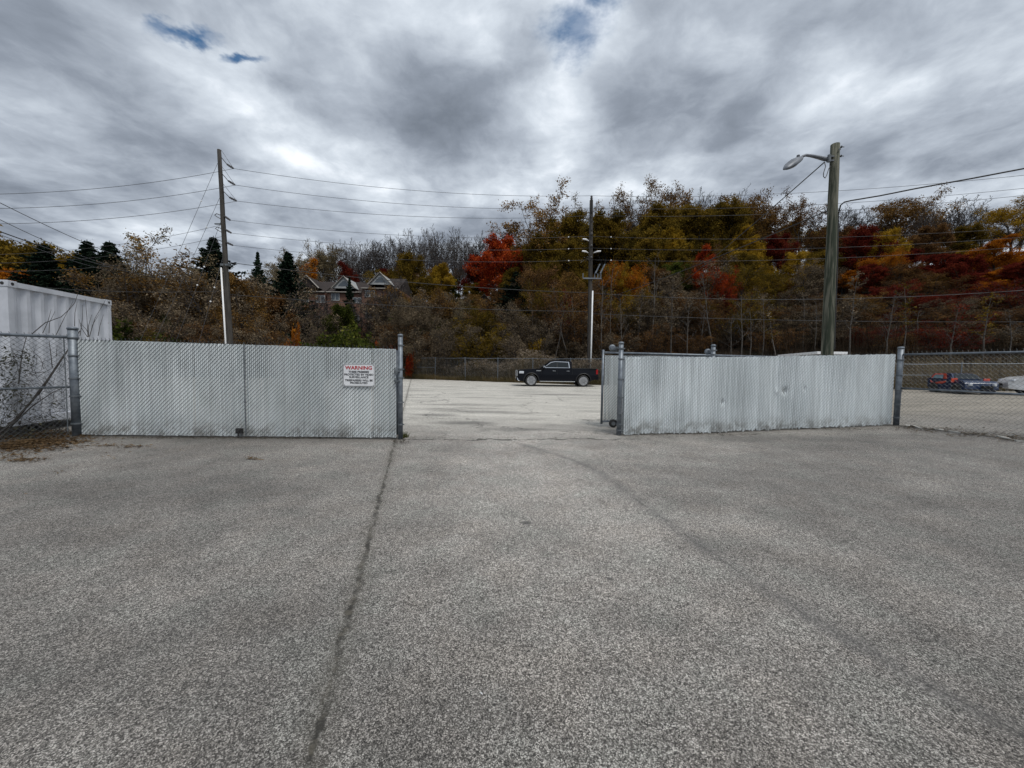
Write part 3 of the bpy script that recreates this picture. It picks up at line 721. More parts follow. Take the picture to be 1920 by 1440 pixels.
for i in range(5):
    u_ = .32 + i * .13; r_ = [.075, .10, .11, .10, .06][i]; dz_ = [.02, .045, .055, .045, .02][i]
    for j in range(10):
        an = 2 * math.pi * j / 10; k.v.append(h0 + ax * u_ + side * math.cos(an) * r_ - upv * (.035 + dz_ * (.5 - .5 * math.sin(an))))
for i in range(4):
    for j in range(10): a = i * 10 + j; b = i * 10 + (j + 1) % 10; k.f.append((a, b, b + 10, a + 10))
k.build('lamp_lens', principled('clear lamp lens', (.30, .29, .26), .2)[0], head, True)
k = MB(); c0 = h0 + ax * .12 + upv * .10; k.lathe(c0 - upv * .03, upv, [(0, .04), (.05, .045), (.07, .03)], 10); k.build('photocell', M['lampgrey'], head, True)
k = MB(); a = rat(296); k.box(a + Vector((-.17, -.05, .0)), (.16, .1, .03)); k.box(a + Vector((-.17, -.05, -.12)), (.16, .1, .03)); k.tube([a + Vector((-.22, -.07, .05)), a + Vector((-.22, -.07, -.16))], .045, 8); k.build('arm_bracket', M['galvd'], rp)
k = MB()
for py in (277, 294): a = rat(py); k.tube([a + Vector((.05, -.05, 0)), a + Vector((.23, -.05, .0))], .012, 6); k.lathe(a + Vector((.14, -.05, 0)), (1, 0, 0), [(0, .035), (.02, .035)], 8)
a = rat(285); k.lathe(a + Vector((.02, -.14, 0)), (0, -1, 0), [(0, .03), (.02, .03)], 8); k.build('bolt', M['galvd'], rp)
k = MB(); k.tube([P(1546, 304, TR), P(1548, 312, TR - .1), P(1544, 325, TR - .15), P(1544, 331, TR - .15), P(1547, 334, TR - .15), P(1550, 329, TR - .1), P(1554, 316, TR - .05), P(1558, 310, TR)], .011, 6); k.build('drip_loop', M['cable'], rp)
k = MB(); k.tube([rat(400) + Vector((.14, -.05, 0)), rat(480) + Vector((.16, -.05, 0)), rat(655) + Vector((.175, -.05, 0))], .014, 6); k.build('ground_wire', M['cable'], rp)

# ------------------------------------------------------------------ overhead wires
def wire(a, b, sag, r, label, name='overhead_wire', cat='wire', mat='cond', n=28, group=None, extra=None):
    a = Vector(a); b = Vector(b); k = MB()
    pts = [a.lerp(b, i / n) - Vector((0, 0, sag * 4 * (i / n) * (1 - i / n))) for i in range(n + 1)]
    k.tube(pts, r, 5)
    o = k.build(name, M[mat], None, True); tag(o, label, cat, group)
    if extra:
        for u_ in extra:
            i = u_ * n; j = int(i); c = pts[j].lerp(pts[j + 1], i - j); q = MB(); q.lathe(c + Vector((-.05, 0, 0)), (1, 0, 0), [(0, .02), (.02, .045), (.08, .045), (.10, .02)], 8); q.build('marker', M['white'], o)
    return o
RW = .013
ends = [('topmost', (438, 316), (0, 365), (1109, 367), (1920, 320)), ('second', (441, 347), (0, 389), (1109, 390), (1920, 345)), ('third', (444, 377), (0, 417), (1109, 404), (1920, 358))]
for nm, c_, l_, m_, r_ in ends:
    a = P(*c_, TL - .6); d_ = P(l_[0] - 330, l_[1] - 8, TL - 7)
    wire(a, d_, .8, RW, f'{nm} high thin wire running left from the tall leaning pole', group='high wires left of the tall pole')
    cpt = P(*m_, TC - .2)
    wire(a, cpt, .6, RW, f'{nm} high thin wire between the tall leaning pole and centre pole', group='high wires between the poles')
    wire(cpt, P(r_[0] + 260, r_[1] - 22, TC - 9), .75, RW, f'{nm} high thin wire running right from the centre pole top', group='high wires right of the centre pole')
low = [('upper', (432, 413), (1105, 443), (1920, 424), (153, 455)), ('middle', (434, 437), (1105, 465), (1920, 440), (60, 480)), ('lower', (437, 460), (1105, 487), (1920, 457), None)]
for nm, c_, m_, r_, l_ in low:
    cpt = P(m_[0] + 2, m_[1], TC - .4)
    wire(P(*c_, TL - .4), cpt, .55, RW * .9, f'{nm} of three lower wires between the tall leaning pole and centre pole', extra=(.93,), group='lower wires between the poles')
    wire(cpt, P(r_[0] + 200, r_[1] - 12, TC - 8), .6, RW * .9, f'{nm} of three lower wires right of the centre pole, crossing the autumn trees', extra=(.05,), group='lower wires right of the centre pole')
for nm, y0, y1 in (('upper', 421, 458), ('middle', 443, 471), ('lower', 466, 482)):
    wire(P(418, y0, TL), P(-240, y1 + 14, TL - 3), .9, RW * .9, f'{nm} low wire running left from the tall leaning pole over the conifers', group='low wires left of the tall pole')
wire(P(429, 492, TL), P(1105, 549, TC), .35, .022, 'thick dark cable below the wires, from tall leaning pole to centre pole', 'overhead_cable', 'cable', 'cable')
wire(P(428, 552, TL), P(1105, 584, TC), .25, .02, 'lowest dark cable crossing in front of the brown townhouses', 'overhead_cable', 'cable', 'cable')
wire(P(1105, 549, TC), P(2200, 520, TC - 8), .9, .017, 'grey cable right of the centre pole, crossing the tree trunks high up', 'overhead_cable', 'cable', 'cond')
wire(P(1105, 588, TC), P(2200, 600, TC - 6), .35, .015, 'lowest grey cable right of the centre pole, near the fence tops', 'overhead_cable', 'cable', 'cond')
wire(P(425, 545, TL), P(-240, 500, TL - 4), .6, .016, 'dark cable running left from low on the tall leaning pole', 'overhead_cable', 'cable', 'cable')
wire(P(-40, 360, 18), P(260, 492, 40), .3, .02, 'thin wire sloping down steeply over the conifers at the left edge', 'overhead_wire', 'wire', 'cond')
wire(P(-40, 392, 18), P(240, 505, 40), .4, .018, 'second thin wire sloping down over the conifers at the left edge', 'overhead_wire', 'wire', 'cond')
wire(P(-60, 412, 18), P(330, 525, 42), .5, .03, 'thick dark cable sloping down over the conifers at the left edge', 'overhead_cable', 'cable', 'cable')
wire(P(-40, 424, 18), P(230, 512, 40), .3, .016, 'lowest thin wire sloping down over the conifers at the left edge', 'overhead_wire', 'wire', 'cond')
for i, (a_, b_, l_) in enumerate((((408, 306), (262, 640), 'longest guy wire from near the top of the tall leaning pole'), ((413, 368), (290, 640), 'guy wire from the upper middle of the tall leaning pole'),
                                  ((416, 410), (330, 640), 'guy wire from the middle of the tall leaning pole'), ((421, 470), (372, 645), 'short steep guy wire low on the tall leaning pole'))):
    wire(P(*a_, TL), P(*b_, TL - 1.5), .05, .011, l_, 'guy_wire', 'guy wire', 'cond', extra=(.22,) if i < 2 else (.4, .55))
# service cables at the lamp pole
wire(P(1546, 304, TR), P(1240, 560, 30), .15, .017, 'black cable falling left from the lamp arm down into the trees', 'service_cable', 'cable', 'cable')
wire(rat(391), P(1112, 566, TC), .2, .017, 'black cable falling left from mid lamp pole towards the centre pole', 'service_cable', 'cable', 'cable')
k = MB(); a = rat(392) + Vector((.13, -.03, -.3)); seq = [a, P(1576, 385, TR - .1), P(1583, 379, TR - .2), P(1596, 376, TR - .3), P(1650, 367, TR - .5), P(1720, 353, TR - .9), P(1820, 335, TR - 1.3), P(1920, 316, TR - 1.8), P(2100, 280, TR - 2.4)]
k.tube(seq, .019, 6); o = k.build('service_cable', M['cable'], None, True); tag(o, 'thick black cable rising right from the lamp pole to the frame edge', 'cable')
#@@PART2
# ------------------------------------------------------------------ vehicles
def carpaint(name, c, rough=.25): return principled(name, c, rough, 0.0, **{'Coat Weight': .06 if max(c) < .05 else .6, 'Coat Roughness': .05, 'Specular IOR Level': .10 if max(c) < .05 else .5})[0]
M['blackpaint'] = carpaint('black car paint', (.006, .007, .010), .3)
M['whitepaint'] = carpaint('white car paint', (.68, .69, .70))
M['bluepaint'] = carpaint('dark blue car paint', (.006, .02, .065))
M['orange'] = carpaint('orange red panel paint', (.55, .06, .025), .45)
M['chrome'] = principled('chrome trim', (.75, .76, .78), .18, 1.0)[0]
M['rim'] = principled('bright alloy', (.52, .53, .55), .35, .6)[0]
M['glass'] = principled('dark car glass', (.012, .016, .018), .08, 0.0, **{'Specular IOR Level': .4})[0]
M['blackpl'] = principled('black plastic trim', (.012, .012, .013), .55)[0]
M['taill'] = principled('red tail lamp', (.28, .01, .012), .15)[0]
M['headl'] = principled('clear head lamp', (.55, .58, .62), .1)[0]


class Veh:
    S = 1.0
    """local frame: +x is the front, +y the vehicle's left side, z up"""
    def __init__(s, root, ang): s.root = root; s.c = math.cos(ang); s.s = math.sin(ang); s.o = root.location.copy()
    def w(s, x, y, z):
        x *= s.S; y *= s.S; z *= s.S; return Vector((s.o.x + x * s.c - y * s.s, s.o.y + x * s.s + y * s.c, s.o.z + z))
    def prism(s, k, outline, hw):
        """outline of (x,z); hw(z, x) half-width"""
        n = len(outline); L_ = [s.w(x, hw(z, x), z) for x, z in outline]; Rr = [s.w(x, -hw(z, x), z) for x, z in outline]
        k.poly(list(reversed(L_))); k.poly(Rr)
        i = len(k.v); k.v += L_ + Rr
        for j in range(n): a = j; b = (j + 1) % n; k.f.append((i + a, i + b, i + n + b, i + n + a))
    def side(s, k, pts, hw, off, sgn, th=0.0):
        k.poly([s.w(x, sgn * (hw(z, x) + off), z) for x, z in pts])
    def wheel(s, x, y, r, spokes, sgn):
        wroot = None
        k = MB(); c_ = s.w(x, y, r); ax = (s.w(x, y + sgn, r) - c_)
        k.lathe(c_ - ax * .13, ax, [(0, r * .55), (0, r * .9), (.03, r * .98), (.06, r), (.20, r), (.23, r * .98), (.26, r * .92), (.262, r * .68), (.22, r * .66)], 28)
        ty = k.build('wheel', M['dark'], s.root, True)
        k = MB(); k.lathe(c_ + ax * .085, ax, [(0, r * .69), (.035, r * .7), (.04, r * .665), (.01, r * .62), (-.02, .0)], 28); k.build('rim', M['blackpl'], ty, True)
        k = MB(); e1_ = Vector((0, 0, 1)); e2_ = ax.cross(e1_)
        k.lathe(c_ + ax * .12, ax, [(0, r * .70), (.012, r * .71), (.014, r * .665), (0, r * .655)], 28)
        k.lathe(c_ + ax * .09, ax, [(0, .05), (.03, .05), (.035, .03)], 12)
        for i in range(spokes):
            an = 2 * math.pi * i / spokes; dr = e1_ * math.cos(an) + e2_ * math.sin(an); pp = e2_ * math.cos(an) - e1_ * math.sin(an)
            for sg_ in (-1, 1):
                a0 = c_ + ax * .115 + dr * r * .10; a1 = c_ + ax * .125 + dr * r * .64 + pp * sg_ * r * .13
                k.poly([a0 - pp * r * .03, a0 + pp * r * .03, a1 + pp * r * .045, a1 - pp * r * .045])
        k.build('spokes', M['rim'], ty)


def arch(cx, r, z0, n=10, rev=False):
    h = max(0, z0 - .0); pts = []
    for i in range(n + 1):
        an = math.pi * i / n; pts.append((cx + r * math.cos(an), z0 + r * math.sin(an)))
    return pts


# --- black pickup, facing left, side-on ---
tg = G(1045, 722); tg = Vector((P(1045, 722, 27.3).x, tg.y, .02))
tk_t = 27.35; base = P(1045, 700, tk_t); TZ = P(1045, 722, tk_t).z
LOTZ = SL * max(0, base.x - 5)
SCL = 1.0
truck = thing('pickup_truck', (base.x - .0, base.y + 1.0, max(TZ, LOTZ) * 0 + LOTZ + .0), 'black crew-cab pickup truck with chrome window trim parked facing left', 'pickup truck')
v = Veh(truck, math.pi + R(3))      # front towards -X ; its left side (+y local) faces the camera
def hwT(z, x=0): return .985 - .05 * max(0, (z - .85)) / .3 - .10 * max(0, .55 - z) - .05 * smooth(2.35, 2.95, x) - .03 * smooth(2.3, 2.9, -x)
fx, rx = 1.90, -1.845; WR = .42
body = [(-2.88, .60), (-2.90, .82), (-2.86, 1.30), (-1.05, 1.28), (-1.0, 1.31), (1.25, 1.22), (1.55, 1.25), (2.55, 1.18), (2.78, 1.12), (2.86, .95), (2.90, .60), (2.86, .42), (2.55, .34), (2.42, .36)]
body += [(fx + .50 * math.cos(a), .42 + .50 * math.sin(a)) for a in [math.pi * i / 12 for i in range(0, 13)]] + [(1.2, .40), (-1.2, .40)]
body += [(rx + .50 * math.cos(a), .42 + .50 * math.sin(a)) for a in [math.pi * i / 12 for i in range(0, 13)]] + [(-2.5, .48)]
k = MB(); v.prism(k, body, hwT); k.build('body', M['blackpaint'], truck)
def hwC(z, x=0): return .93 - .17 * (z - 1.22) / .66
cab = [(-1.0, 1.26), (-1.02, 1.75), (-.86, 1.86), (-.2, 1.905), (.25, 1.88), (.55, 1.80), (1.30, 1.26)]
k = MB(); v.prism(k, cab, hwC); cabo = k.build('cab', M['blackpaint'], truck)
for sg_ in (1, -1):
    k = MB(); v.side(k, [(-.86, 1.34), (-.80, 1.77), (.18, 1.80), (.50, 1.74), (1.04, 1.33)], hwC, .012, sg_); tr_o = k.build('window_trim', M['chrome'], truck)
    k = MB(); v.side(k, [(-.80, 1.365), (-.75, 1.735), (.17, 1.77), (.48, 1.71), (.98, 1.365)], hwC, .017, sg_); k.build('pillar', M['blackpl'], tr_o)
    for pts, nm in (([(-.79, 1.375), (-.745, 1.725), (.02, 1.755), (.02, 1.375)], 0), ([(.08, 1.375), (.08, 1.755), (.22, 1.755), (.46, 1.70), (.93, 1.375)], 1)):
        k = MB(); v.side(k, pts, hwC, .023, sg_); k.build('side_window', M['glass'], truck)
    for xh in (-.72, .28):
        k = MB(); c0 = v.w(xh, sg_ * (hwT(1.1) + .03), 1.12); k.box(c0, (.20, .04, .035)); k.build('door_handle', M['chrome'], truck)
    k = MB(); 
    for xs2 in (-1.03, .05, 1.18): k.box(v.w(xs2, sg_ * (hwT(.9) + .0005), .85), (.012, .012, .72))
    k.build('door_seam', M['blackpl'], truck)
    k = MB(); k.box(v.w(.05, sg_ * 1.0, .37), (2.5, .14, .05)); k.build('side_step', M['chrome'], truck, bevel=.01)
    k = MB(); k.box(v.w(1.02, sg_ * 1.10, 1.37), (.10, .24, .22)); mo = k.build('side_mirror', M['blackpaint'], truck, bevel=.03)
    k = MB(); k.box(v.w(1.065, sg_ * 1.12, 1.42), (.03, .2, .12)); k.box(v.w(1.02, sg_ * 1.225, 1.43), (.09, .012, .10)); k.build('mirror_cap', M['chrome'], mo)
    k = MB(); k.box(v.w(2.60, sg_ * .86, .99), (.34, .20, .17)); k.build('headlight', M['headl'], truck, bevel=.03)
    k = MB(); k.box(v.w(-2.82, sg_ * .905, 1.08), (.14, .12, .34)); k.build('tail_light', M['taill'], truck, bevel=.015)
    k = MB(); k.box(v.w(1.38, sg_ * (hwT(1.1) + .008), 1.12), (.34, .012, .055)); k.build('fender_badge', M['chrome'], truck)
    k = MB()
    for cx_ in (fx, rx):
        pts = [(cx_ + .54 * math.cos(a), .42 + .54 * math.sin(a)) for a in [math.pi * i / 14 for i in range(15)]]
        k.tube([v.w(a, sg_ * (hwT(c) + .003), c) for a, c in pts], .028, 6)
    k.build('wheel_arch_trim', M['blackpl'], truck)
    for cx_ in (fx, rx): v.wheel(cx_, sg_ * .84, WR, 6, sg_)
k = MB(); k.box(v.w(2.87, 0, .93), (.06, 1.45, .42)); k.build('grille', M['blackpl'], truck, bevel=.01)
k = MB(); k.box(v.w(2.905, 0, 1.13), (.03, 1.5, .04)); k.box(v.w(2.905, 0, .72), (.03, 1.5, .04))
for sg_ in (-1, 1): k.box(v.w(2.90, sg_ * .75, .92), (.04, .05, .4)); k.tube([v.w(2.90, sg_ * .9, .62), v.w(2.86, sg_ * .95, .45), v.w(2.75, sg_ * .96, .38)], .03, 6)
k.build('grille_surround', M['chrome'], truck)
k = MB(); k.box(v.w(2.86, 0, .50), (.14, 1.86, .22)); k.build('front_bumper', M['blackpaint'], truck, bevel=.03)
k = MB(); k.box(v.w(-2.93, 0, .62), (.16, 1.82, .22)); k.build('rear_bumper', M['blackpaint'], truck, bevel=.03)
k = MB(); k.poly([v.w(.60, .70, 1.79), v.w(.60, -.70, 1.79), v.w(1.26, -.86, 1.30), v.w(1.26, .86, 1.30)]); q_ = k.build('windshield', M['glass'], truck)
for vv_ in q_.data.vertices: vv_.co.z += .012; vv_.co.x -= .012
k = MB(); k.box(v.w(-.95, 0, 1.93), (.16, .05, .05)); k.build('roof_antenna', M['blackpl'], truck)
k = MB(); k.tube([v.w(1.3, -.8, 1.2), v.w(1.22, -.8, 1.85)], .008, 5); k.build('antenna', M['blackpl'], truck)
k = MB(); k.box(v.w(-1.95, .88, 1.31), (1.75, .08, .03)); k.box(v.w(-1.95, -.88, 1.31), (1.75, .08, .03)); k.build('bed_rail', M['blackpl'], truck)
k = MB(); k.box(v.w(0, 0, .5), (4.9, 1.2, .25)); k.build('underbody', M['blackpl'], truck)

# --- white sedan at the right edge ---
wt = 18.6; wb = P(1905, 744, wt); wz = H(wb.x, wb.y); wb = P(1882, 735, wt); WA = R(143); wz = H(wb.x + 1.5, wb.y - 1); wsed = thing('parked_car', (wb.x - math.cos(WA) * 2.3 + .75, wb.y - math.sin(WA) * 2.3 + .65, wz), 'white sedan nose seen through the chain-link at the right edge', 'car')
v = Veh(wsed, WA)
def hwS(z, x=0): return .90 - .05 * max(0, z - .6) - .18 * smooth(1.8, 2.35, abs(x)) 
WRs = .34; fx, rx = 1.40, -1.35
body = [(-2.35, .45), (-2.32, .95), (-1.7, 1.02), (1.0, .98), (1.9, .86), (2.2, .74), (2.33, .58), (2.30, .30), (1.86, .24)]
body += [(fx + .40 * math.cos(a), .34 + .40 * math.sin(a)) for a in [math.pi * i / 12 for i in range(13)]] + [(.95, .24), (-.9, .24)] + [(rx + .40 * math.cos(a), .34 + .40 * math.sin(a)) for a in [math.pi * i / 12 for i in range(13)]] + [(-2.0, .3)]
k = MB(); v.prism(k, body, hwS); k.build('body', M['whitepaint'], wsed, bevel=.03)
def hwSc(z, x=0): return .86 - .28 * (z - .95) / .5
cabs = [(-1.75, .98), (-1.0, 1.36), (-.3, 1.44), (.2, 1.40), (1.12, .96)]
k = MB(); v.prism(k, cabs, hwSc); k.build('cabin', M['whitepaint'], wsed)
for sg_ in (1, -1):
    k = MB(); v.side(k, [(-1.35, 1.02), (-.9, 1.30), (-.3, 1.37), (.15, 1.33), (.85, 1.0)], hwSc, .015, sg_); k.build('side_window', M['glass'], wsed)
    k = MB(); k.box(v.w(2.12, sg_ * .70, .70), (.30, .16, .10)); k.build('headlight', M['headl'], wsed, bevel=.02)
    k = MB(); k.box(v.w(.85, sg_ * .95, 1.0), (.12, .14, .1)); k.build('side_mirror', M['whitepaint'], wsed, bevel=.02)
    k = MB(); k.box(v.w(-.1, sg_ * .895, .78), (.16, .02, .03)); k.build('door_handle', M['whitepaint'], wsed)
    k = MB(); k.box(v.w(-2.3, sg_ * .65, .8), (.1, .24, .12)); k.build('tail_light', M['taill'], wsed)
    for cx_ in (fx, rx): v.wheel(cx_, sg_ * .74, WRs, 5, sg_)
k = MB(); k.box(v.w(2.33, 0, .42), (.05, 1.0, .22)); k.build('grille', M['blackpl'], wsed)
k = MB(); k.poly([v.w(.24, .55, 1.395), v.w(.24, -.55, 1.395), v.w(1.06, -.8, 1.0), v.w(1.06, .8, 1.0)]); q_ = k.build('windshield', M['glass'], wsed)
for vv_ in q_.data.vertices: vv_.co.z += .015

# --- dark blue car with orange panels ---
bt = 19.6; bb_ = P(1800, 738, bt); bz = H(bb_.x, bb_.y); blue_ = thing('parked_car', (bb_.x + .7, bb_.y + .6, bz), 'dark blue boxy car with orange red panels behind the right chain-link', 'car')
v = Veh(blue_, R(-106)); v.S = .75
def hwB(z, x=0): return .86 - .06 * max(0, z - .8)
fx, rx = 1.0, -1.0
body = [(-1.62, .35), (-1.66, .95), (-1.5, 1.02), (.55, .98), (1.45, .90), (1.64, .75), (1.66, .35), (1.42, .25)]
body += [(fx + .37 * math.cos(a), .31 + .37 * math.sin(a)) for a in [math.pi * i / 10 for i in range(11)]] + [(.6, .24), (-.6, .24)] + [(rx + .37 * math.cos(a), .31 + .37 * math.sin(a)) for a in [math.pi * i / 10 for i in range(11)]] + [(-1.45, .3)]
k = MB(); v.prism(k, body, hwB); k.build('body', M['bluepaint'], blue_, bevel=.03)
def hwBc(z, x=0): return .82 - .2 * (z - .95) / .45
k = MB(); v.prism(k, [(-1.55, .98), (-1.38, 1.36), (-.2, 1.40), (.15, 1.34), (.62, .96)], hwBc); k.build('cabin', M['bluepaint'], blue_)
for sg_ in (1, -1):
    k = MB(); v.side(k, [(-1.36, .78), (-1.32, 1.18), (-1.18, 1.36), (-.18, 1.37), (.08, 1.1), (.1, .78), (-.2, .66), (-1.1, .62)], lambda z, x=0: hwBc(max(z, .97)), .02 + .05, sg_); k.build('door_panel', M['orange'], blue_)
    k = MB(); v.side(k, [(-1.18, 1.02), (-1.1, 1.27), (-.35, 1.28), (-.2, 1.02)], hwBc, .085, sg_); k.build('side_window', principled('pale reflecting window', (.16, .24, .28), .12)[0] if sg_ < 0 else M['glass'], blue_)
    k = MB(); k.box(v.w(1.60, sg_ * .62, .68), (.14, .2, .13)); k.build('headlight', M['headl'], blue_, bevel=.02)
    k = MB(); k.box(v.w(.75, sg_ * .85, .92), (.30, .04, .22)); k.build('fender_patch', M['orange'], blue_)
    k = MB(); k.box(v.w(.52, sg_ * .92, 1.02), (.1, .12, .1)); k.build('side_mirror', M['bluepaint'], blue_)
    for cx_ in (fx, rx): v.wheel(cx_, sg_ * .72, .31, 5, sg_)
k = MB(); k.poly([v.w(.19, .55, 1.33), v.w(.19, -.55, 1.33), v.w(.60, -.74, 1.0), v.w(.60, .74, 1.0)]); q_ = k.build('windshield', M['glass'], blue_)
for vv_ in q_.data.vertices: vv_.co.z += .015; vv_.co.x += .01
k = MB(); k.box(v.w(1.67, 0, .5), (.04, .9, .16)); k.build('grille', M['blackpl'], blue_)

# --- white flat-roofed hut behind the right fence ---
h0 = P(1532, 663, 14.0); h1_ = P(1582, 664, 14.0); hb = P(1458, 670, 18.3); rz_ = P(1532, 659, 14).z
hut = thing('site_hut', (h0.x, h0.y, H(h0.x, h0.y)), 'small hut with thin white flat roof just showing over the slats behind the lamp pole', 'hut')
e_a = Vector((h0.x, h0.y, 0)); e_b = Vector((h1_.x + .15, h1_.y, 0)); e_c = Vector((hb.x, hb.y, 0)); dl = (e_c - e_a); dw = e_b - e_a
def slab(k, z0, z1, ins):
    n1_ = dl.normalized(); n2_ = dw.normalized(); pts = [e_a + n1_ * ins + n2_ * ins, e_b + n1_ * ins - n2_ * ins, e_b + dl - n1_ * ins - n2_ * ins, e_a + dl - n1_ * ins + n2_ * ins]
    i = len(k.v); k.v += [Vector((q.x, q.y, z)) for z in (z0, z1) for q in pts]
    k.f += [(i + 3, i + 2, i + 1, i), (i + 4, i + 5, i + 6, i + 7)] + [(i + j, i + (j + 1) % 4, i + 4 + (j + 1) % 4, i + 4 + j) for j in range(4)]
k = MB(); slab(k, rz_ - .10, rz_, 0); k.build('roof', M['white'], hut, bevel=.01)
k = MB(); slab(k, 0.02, rz_ - .10, .16); k.build('wall', M['blackpl'], hut)
k = MB(); k.box(e_a.lerp(e_b, .42) + Vector((0, .15, rz_ - .35)), (.5, .04, .3)); k.build('window', M['white'], hut)

# ------------------------------------------------------------------ townhouses
M['brick'] = noisy('brown brick', (.12, .058, .040), (.18, .095, .066), 1.2, .9)
M['roofm'] = noisy('brown roof shingles', (.018, .011, .009), (.030, .020, .016), 2.5, .9)
M['trimw'] = noisy('cream trim', (.24, .22, .19), (.31, .29, .26), 2, .7)
M['siding'] = noisy('pale siding', (.27, .28, .28), (.35, .36, .36), 2, .7)
M['wglass'] = principled('house window glass', (.07, .085, .10), .08)[0]
def townhouse(apx, apy, t, label, white=True, wpx=66, lower=(), trim=True):
    ap = P(apx, apy, t); s = t / F; wd = wpx * s; x0 = ap.x - wd * .52; x1 = x0 + wd; yf = ap.y; gz = HT(ap.x, yf) - .3
    ez = ap.z - 30 * s / 1.03; root = thing('townhouse', (ap.x, yf + 4, gz), label, 'house')
    k = MB(); k.box(((x0 + x1) / 2, yf + 4.4, (gz + ez) / 2), (wd - .01, 8.4, ez - gz)); k.build('wall', M['brick'], root)
    # main roof, ridge parallel to the street
    rz = ap.z + .1; k = MB(); e0_ = yf - .1; e1_ = yf + 9.0; md = yf + 4.4
    a, b, c, d_ = (x0, e0_, ez), (x1, e0_, ez), (x1, md, rz), (x0, md, rz)
    k.quad(a, b, c, d_); k.quad((x1, e1_, ez), (x0, e1_, ez), (x0, md, rz), (x1, md, rz)); k.poly([(x0, e0_, ez), (x0, md, rz), (x0, e1_, ez)]); k.poly([(x1, e0_, ez), (x1, e1_, ez), (x1, md, rz)])
    k.quad((x0, e0_, ez - .003), (x0, e1_, ez - .003), (x1, e1_, ez - .003), (x1, e0_, ez - .003)); k.build('roof', M['roofm'], root)
    # cross gable with trim
    gw = 21 * s; gh = 22 * s; gzb = ap.z - gh
    k = MB(); k.poly([(ap.x - gw, yf - .25, gzb), (ap.x + gw, yf - .25, gzb), (ap.x, yf - .25, ap.z - .1)])
    k.quad((ap.x - gw - .1, yf - .3, gzb), (ap.x, yf - .3, ap.z), (ap.x, md, ap.z), (ap.x - gw - .1, md, gzb)); k.quad((ap.x + gw + .1, yf - .3, gzb), (ap.x + gw + .1, md, gzb), (ap.x, md, ap.z), (ap.x, yf - .3, ap.z))
    k.build('gable', M['roofm'] if not white else M['siding'], root)
    if not trim: k = MB(); k.tube([(x0, yf - .16, ez + .02), (x1, yf - .16, ez + .02)], .06, 4); k.build('gutter', M['roofm'], root)
    k = MB(); k.tube([(ap.x - gw - .15, yf - .42, gzb - .05), (ap.x, yf - .42, ap.z + .03), (ap.x + gw + .15, yf - .42, gzb - .05)], .11, 4); k.tube([(x0, yf - .16, ez + .02), (x1, yf - .16, ez + .02)], .09, 4); k.build('roof_trim', M['trimw'] if trim else M['roofm'], root)
    if white:
        k = MB(); k.poly([(ap.x - gw * .55, yf - .27, gzb + gh * .18), (ap.x + gw * .55, yf - .27, gzb + gh * .18), (ap.x + gw * .12, yf - .27, gzb + gh * .62), (ap.x - gw * .12, yf - .27, gzb + gh * .62)]); k.build('attic_window', M['wglass'], root)
    for (wx, wy, ww, wh) in lower:
        q = P(wx, wy, t); W_ = ww * s; H_ = wh * s; k = MB(); k.box((q.x, yf + .17, q.z), (W_, .10, H_)); wn = k.build('window', M['siding'], root)
        k = MB()
        for sx in (-1, 1): k.box((q.x + sx * W_ * .23, yf + .115, q.z), (W_ * .36, .02, H_ * .76))
        k.build('pane', M['wglass'], wn)
townhouse(577, 518, 60, 'brown brick townhouse with brown gable, leftmost of the row behind the trees', False, lower=((599, 560, 17, 14), (570, 560, 14, 12), (590, 600, 12, 14)))
townhouse(646, 519, 60.1, 'brown brick townhouse with pale gable partly behind the thin spruce', True, lower=((627, 556, 16, 14), (668, 562, 16, 10), (667, 598, 9, 15)))
townhouse(714, 512, 59.2, 'brown brick townhouse with white gable window, rightmost of the row', True, wpx=70, lower=((692, 550, 19, 13), (727, 592, 9, 15), (691, 590, 16, 12), (691, 618, 9, 16), (722, 625, 14, 14)))
townhouse(908, 553, 62, 'brick townhouse nearly hidden by the red maple and dark evergreen', False, wpx=74, trim=False, lower=((917, 562, 7, 12), (928, 560, 7, 12), (938, 562, 8, 12)))
#@@PART3
# ------------------------------------------------------------------ trees
def leafmat(name, cols, tr=.35):
    mt = bpy.data.materials.new(name); mt.use_nodes = True; t = NT(mt.node_tree); t.n.clear()
    r = t.add('ShaderNodeNewGeometry').outputs['Random Per Island']; oi = t.add('ShaderNodeObjectInfo').outputs['Random']
    co = t.add('ShaderNodeTexCoord').outputs['Object']
    cn = t.noise(t.vmath('ADD', co, t.comb(t.math('MULTIPLY', oi, 50), 0)), .45, 3, .6)
    f = t.math('ADD', t.math('MULTIPLY', r, .55), t.math('MULTIPLY', t.mr(cn, .3, .7), .45))
    c = t.ramp(f, [(i / (len(cols) - 1), q) for i, q in enumerate(cols)])
    c = t.mix(1.0, c, t.ramp(oi, [(0, .78), (1, 1.18)]), 'MULTIPLY')
    a = t.add('ShaderNodeBsdfDiffuse', inp={0: c}); b = t.add('ShaderNodeBsdfTranslucent', inp={0: c})
    mx = t.add('ShaderNodeMixShader', inp={0: tr, 1: a.outputs[0], 2: b.outputs[0]}); t.l.new(mx.outputs[0], t.add('ShaderNodeOutputMaterial').inputs[0])
    return mt
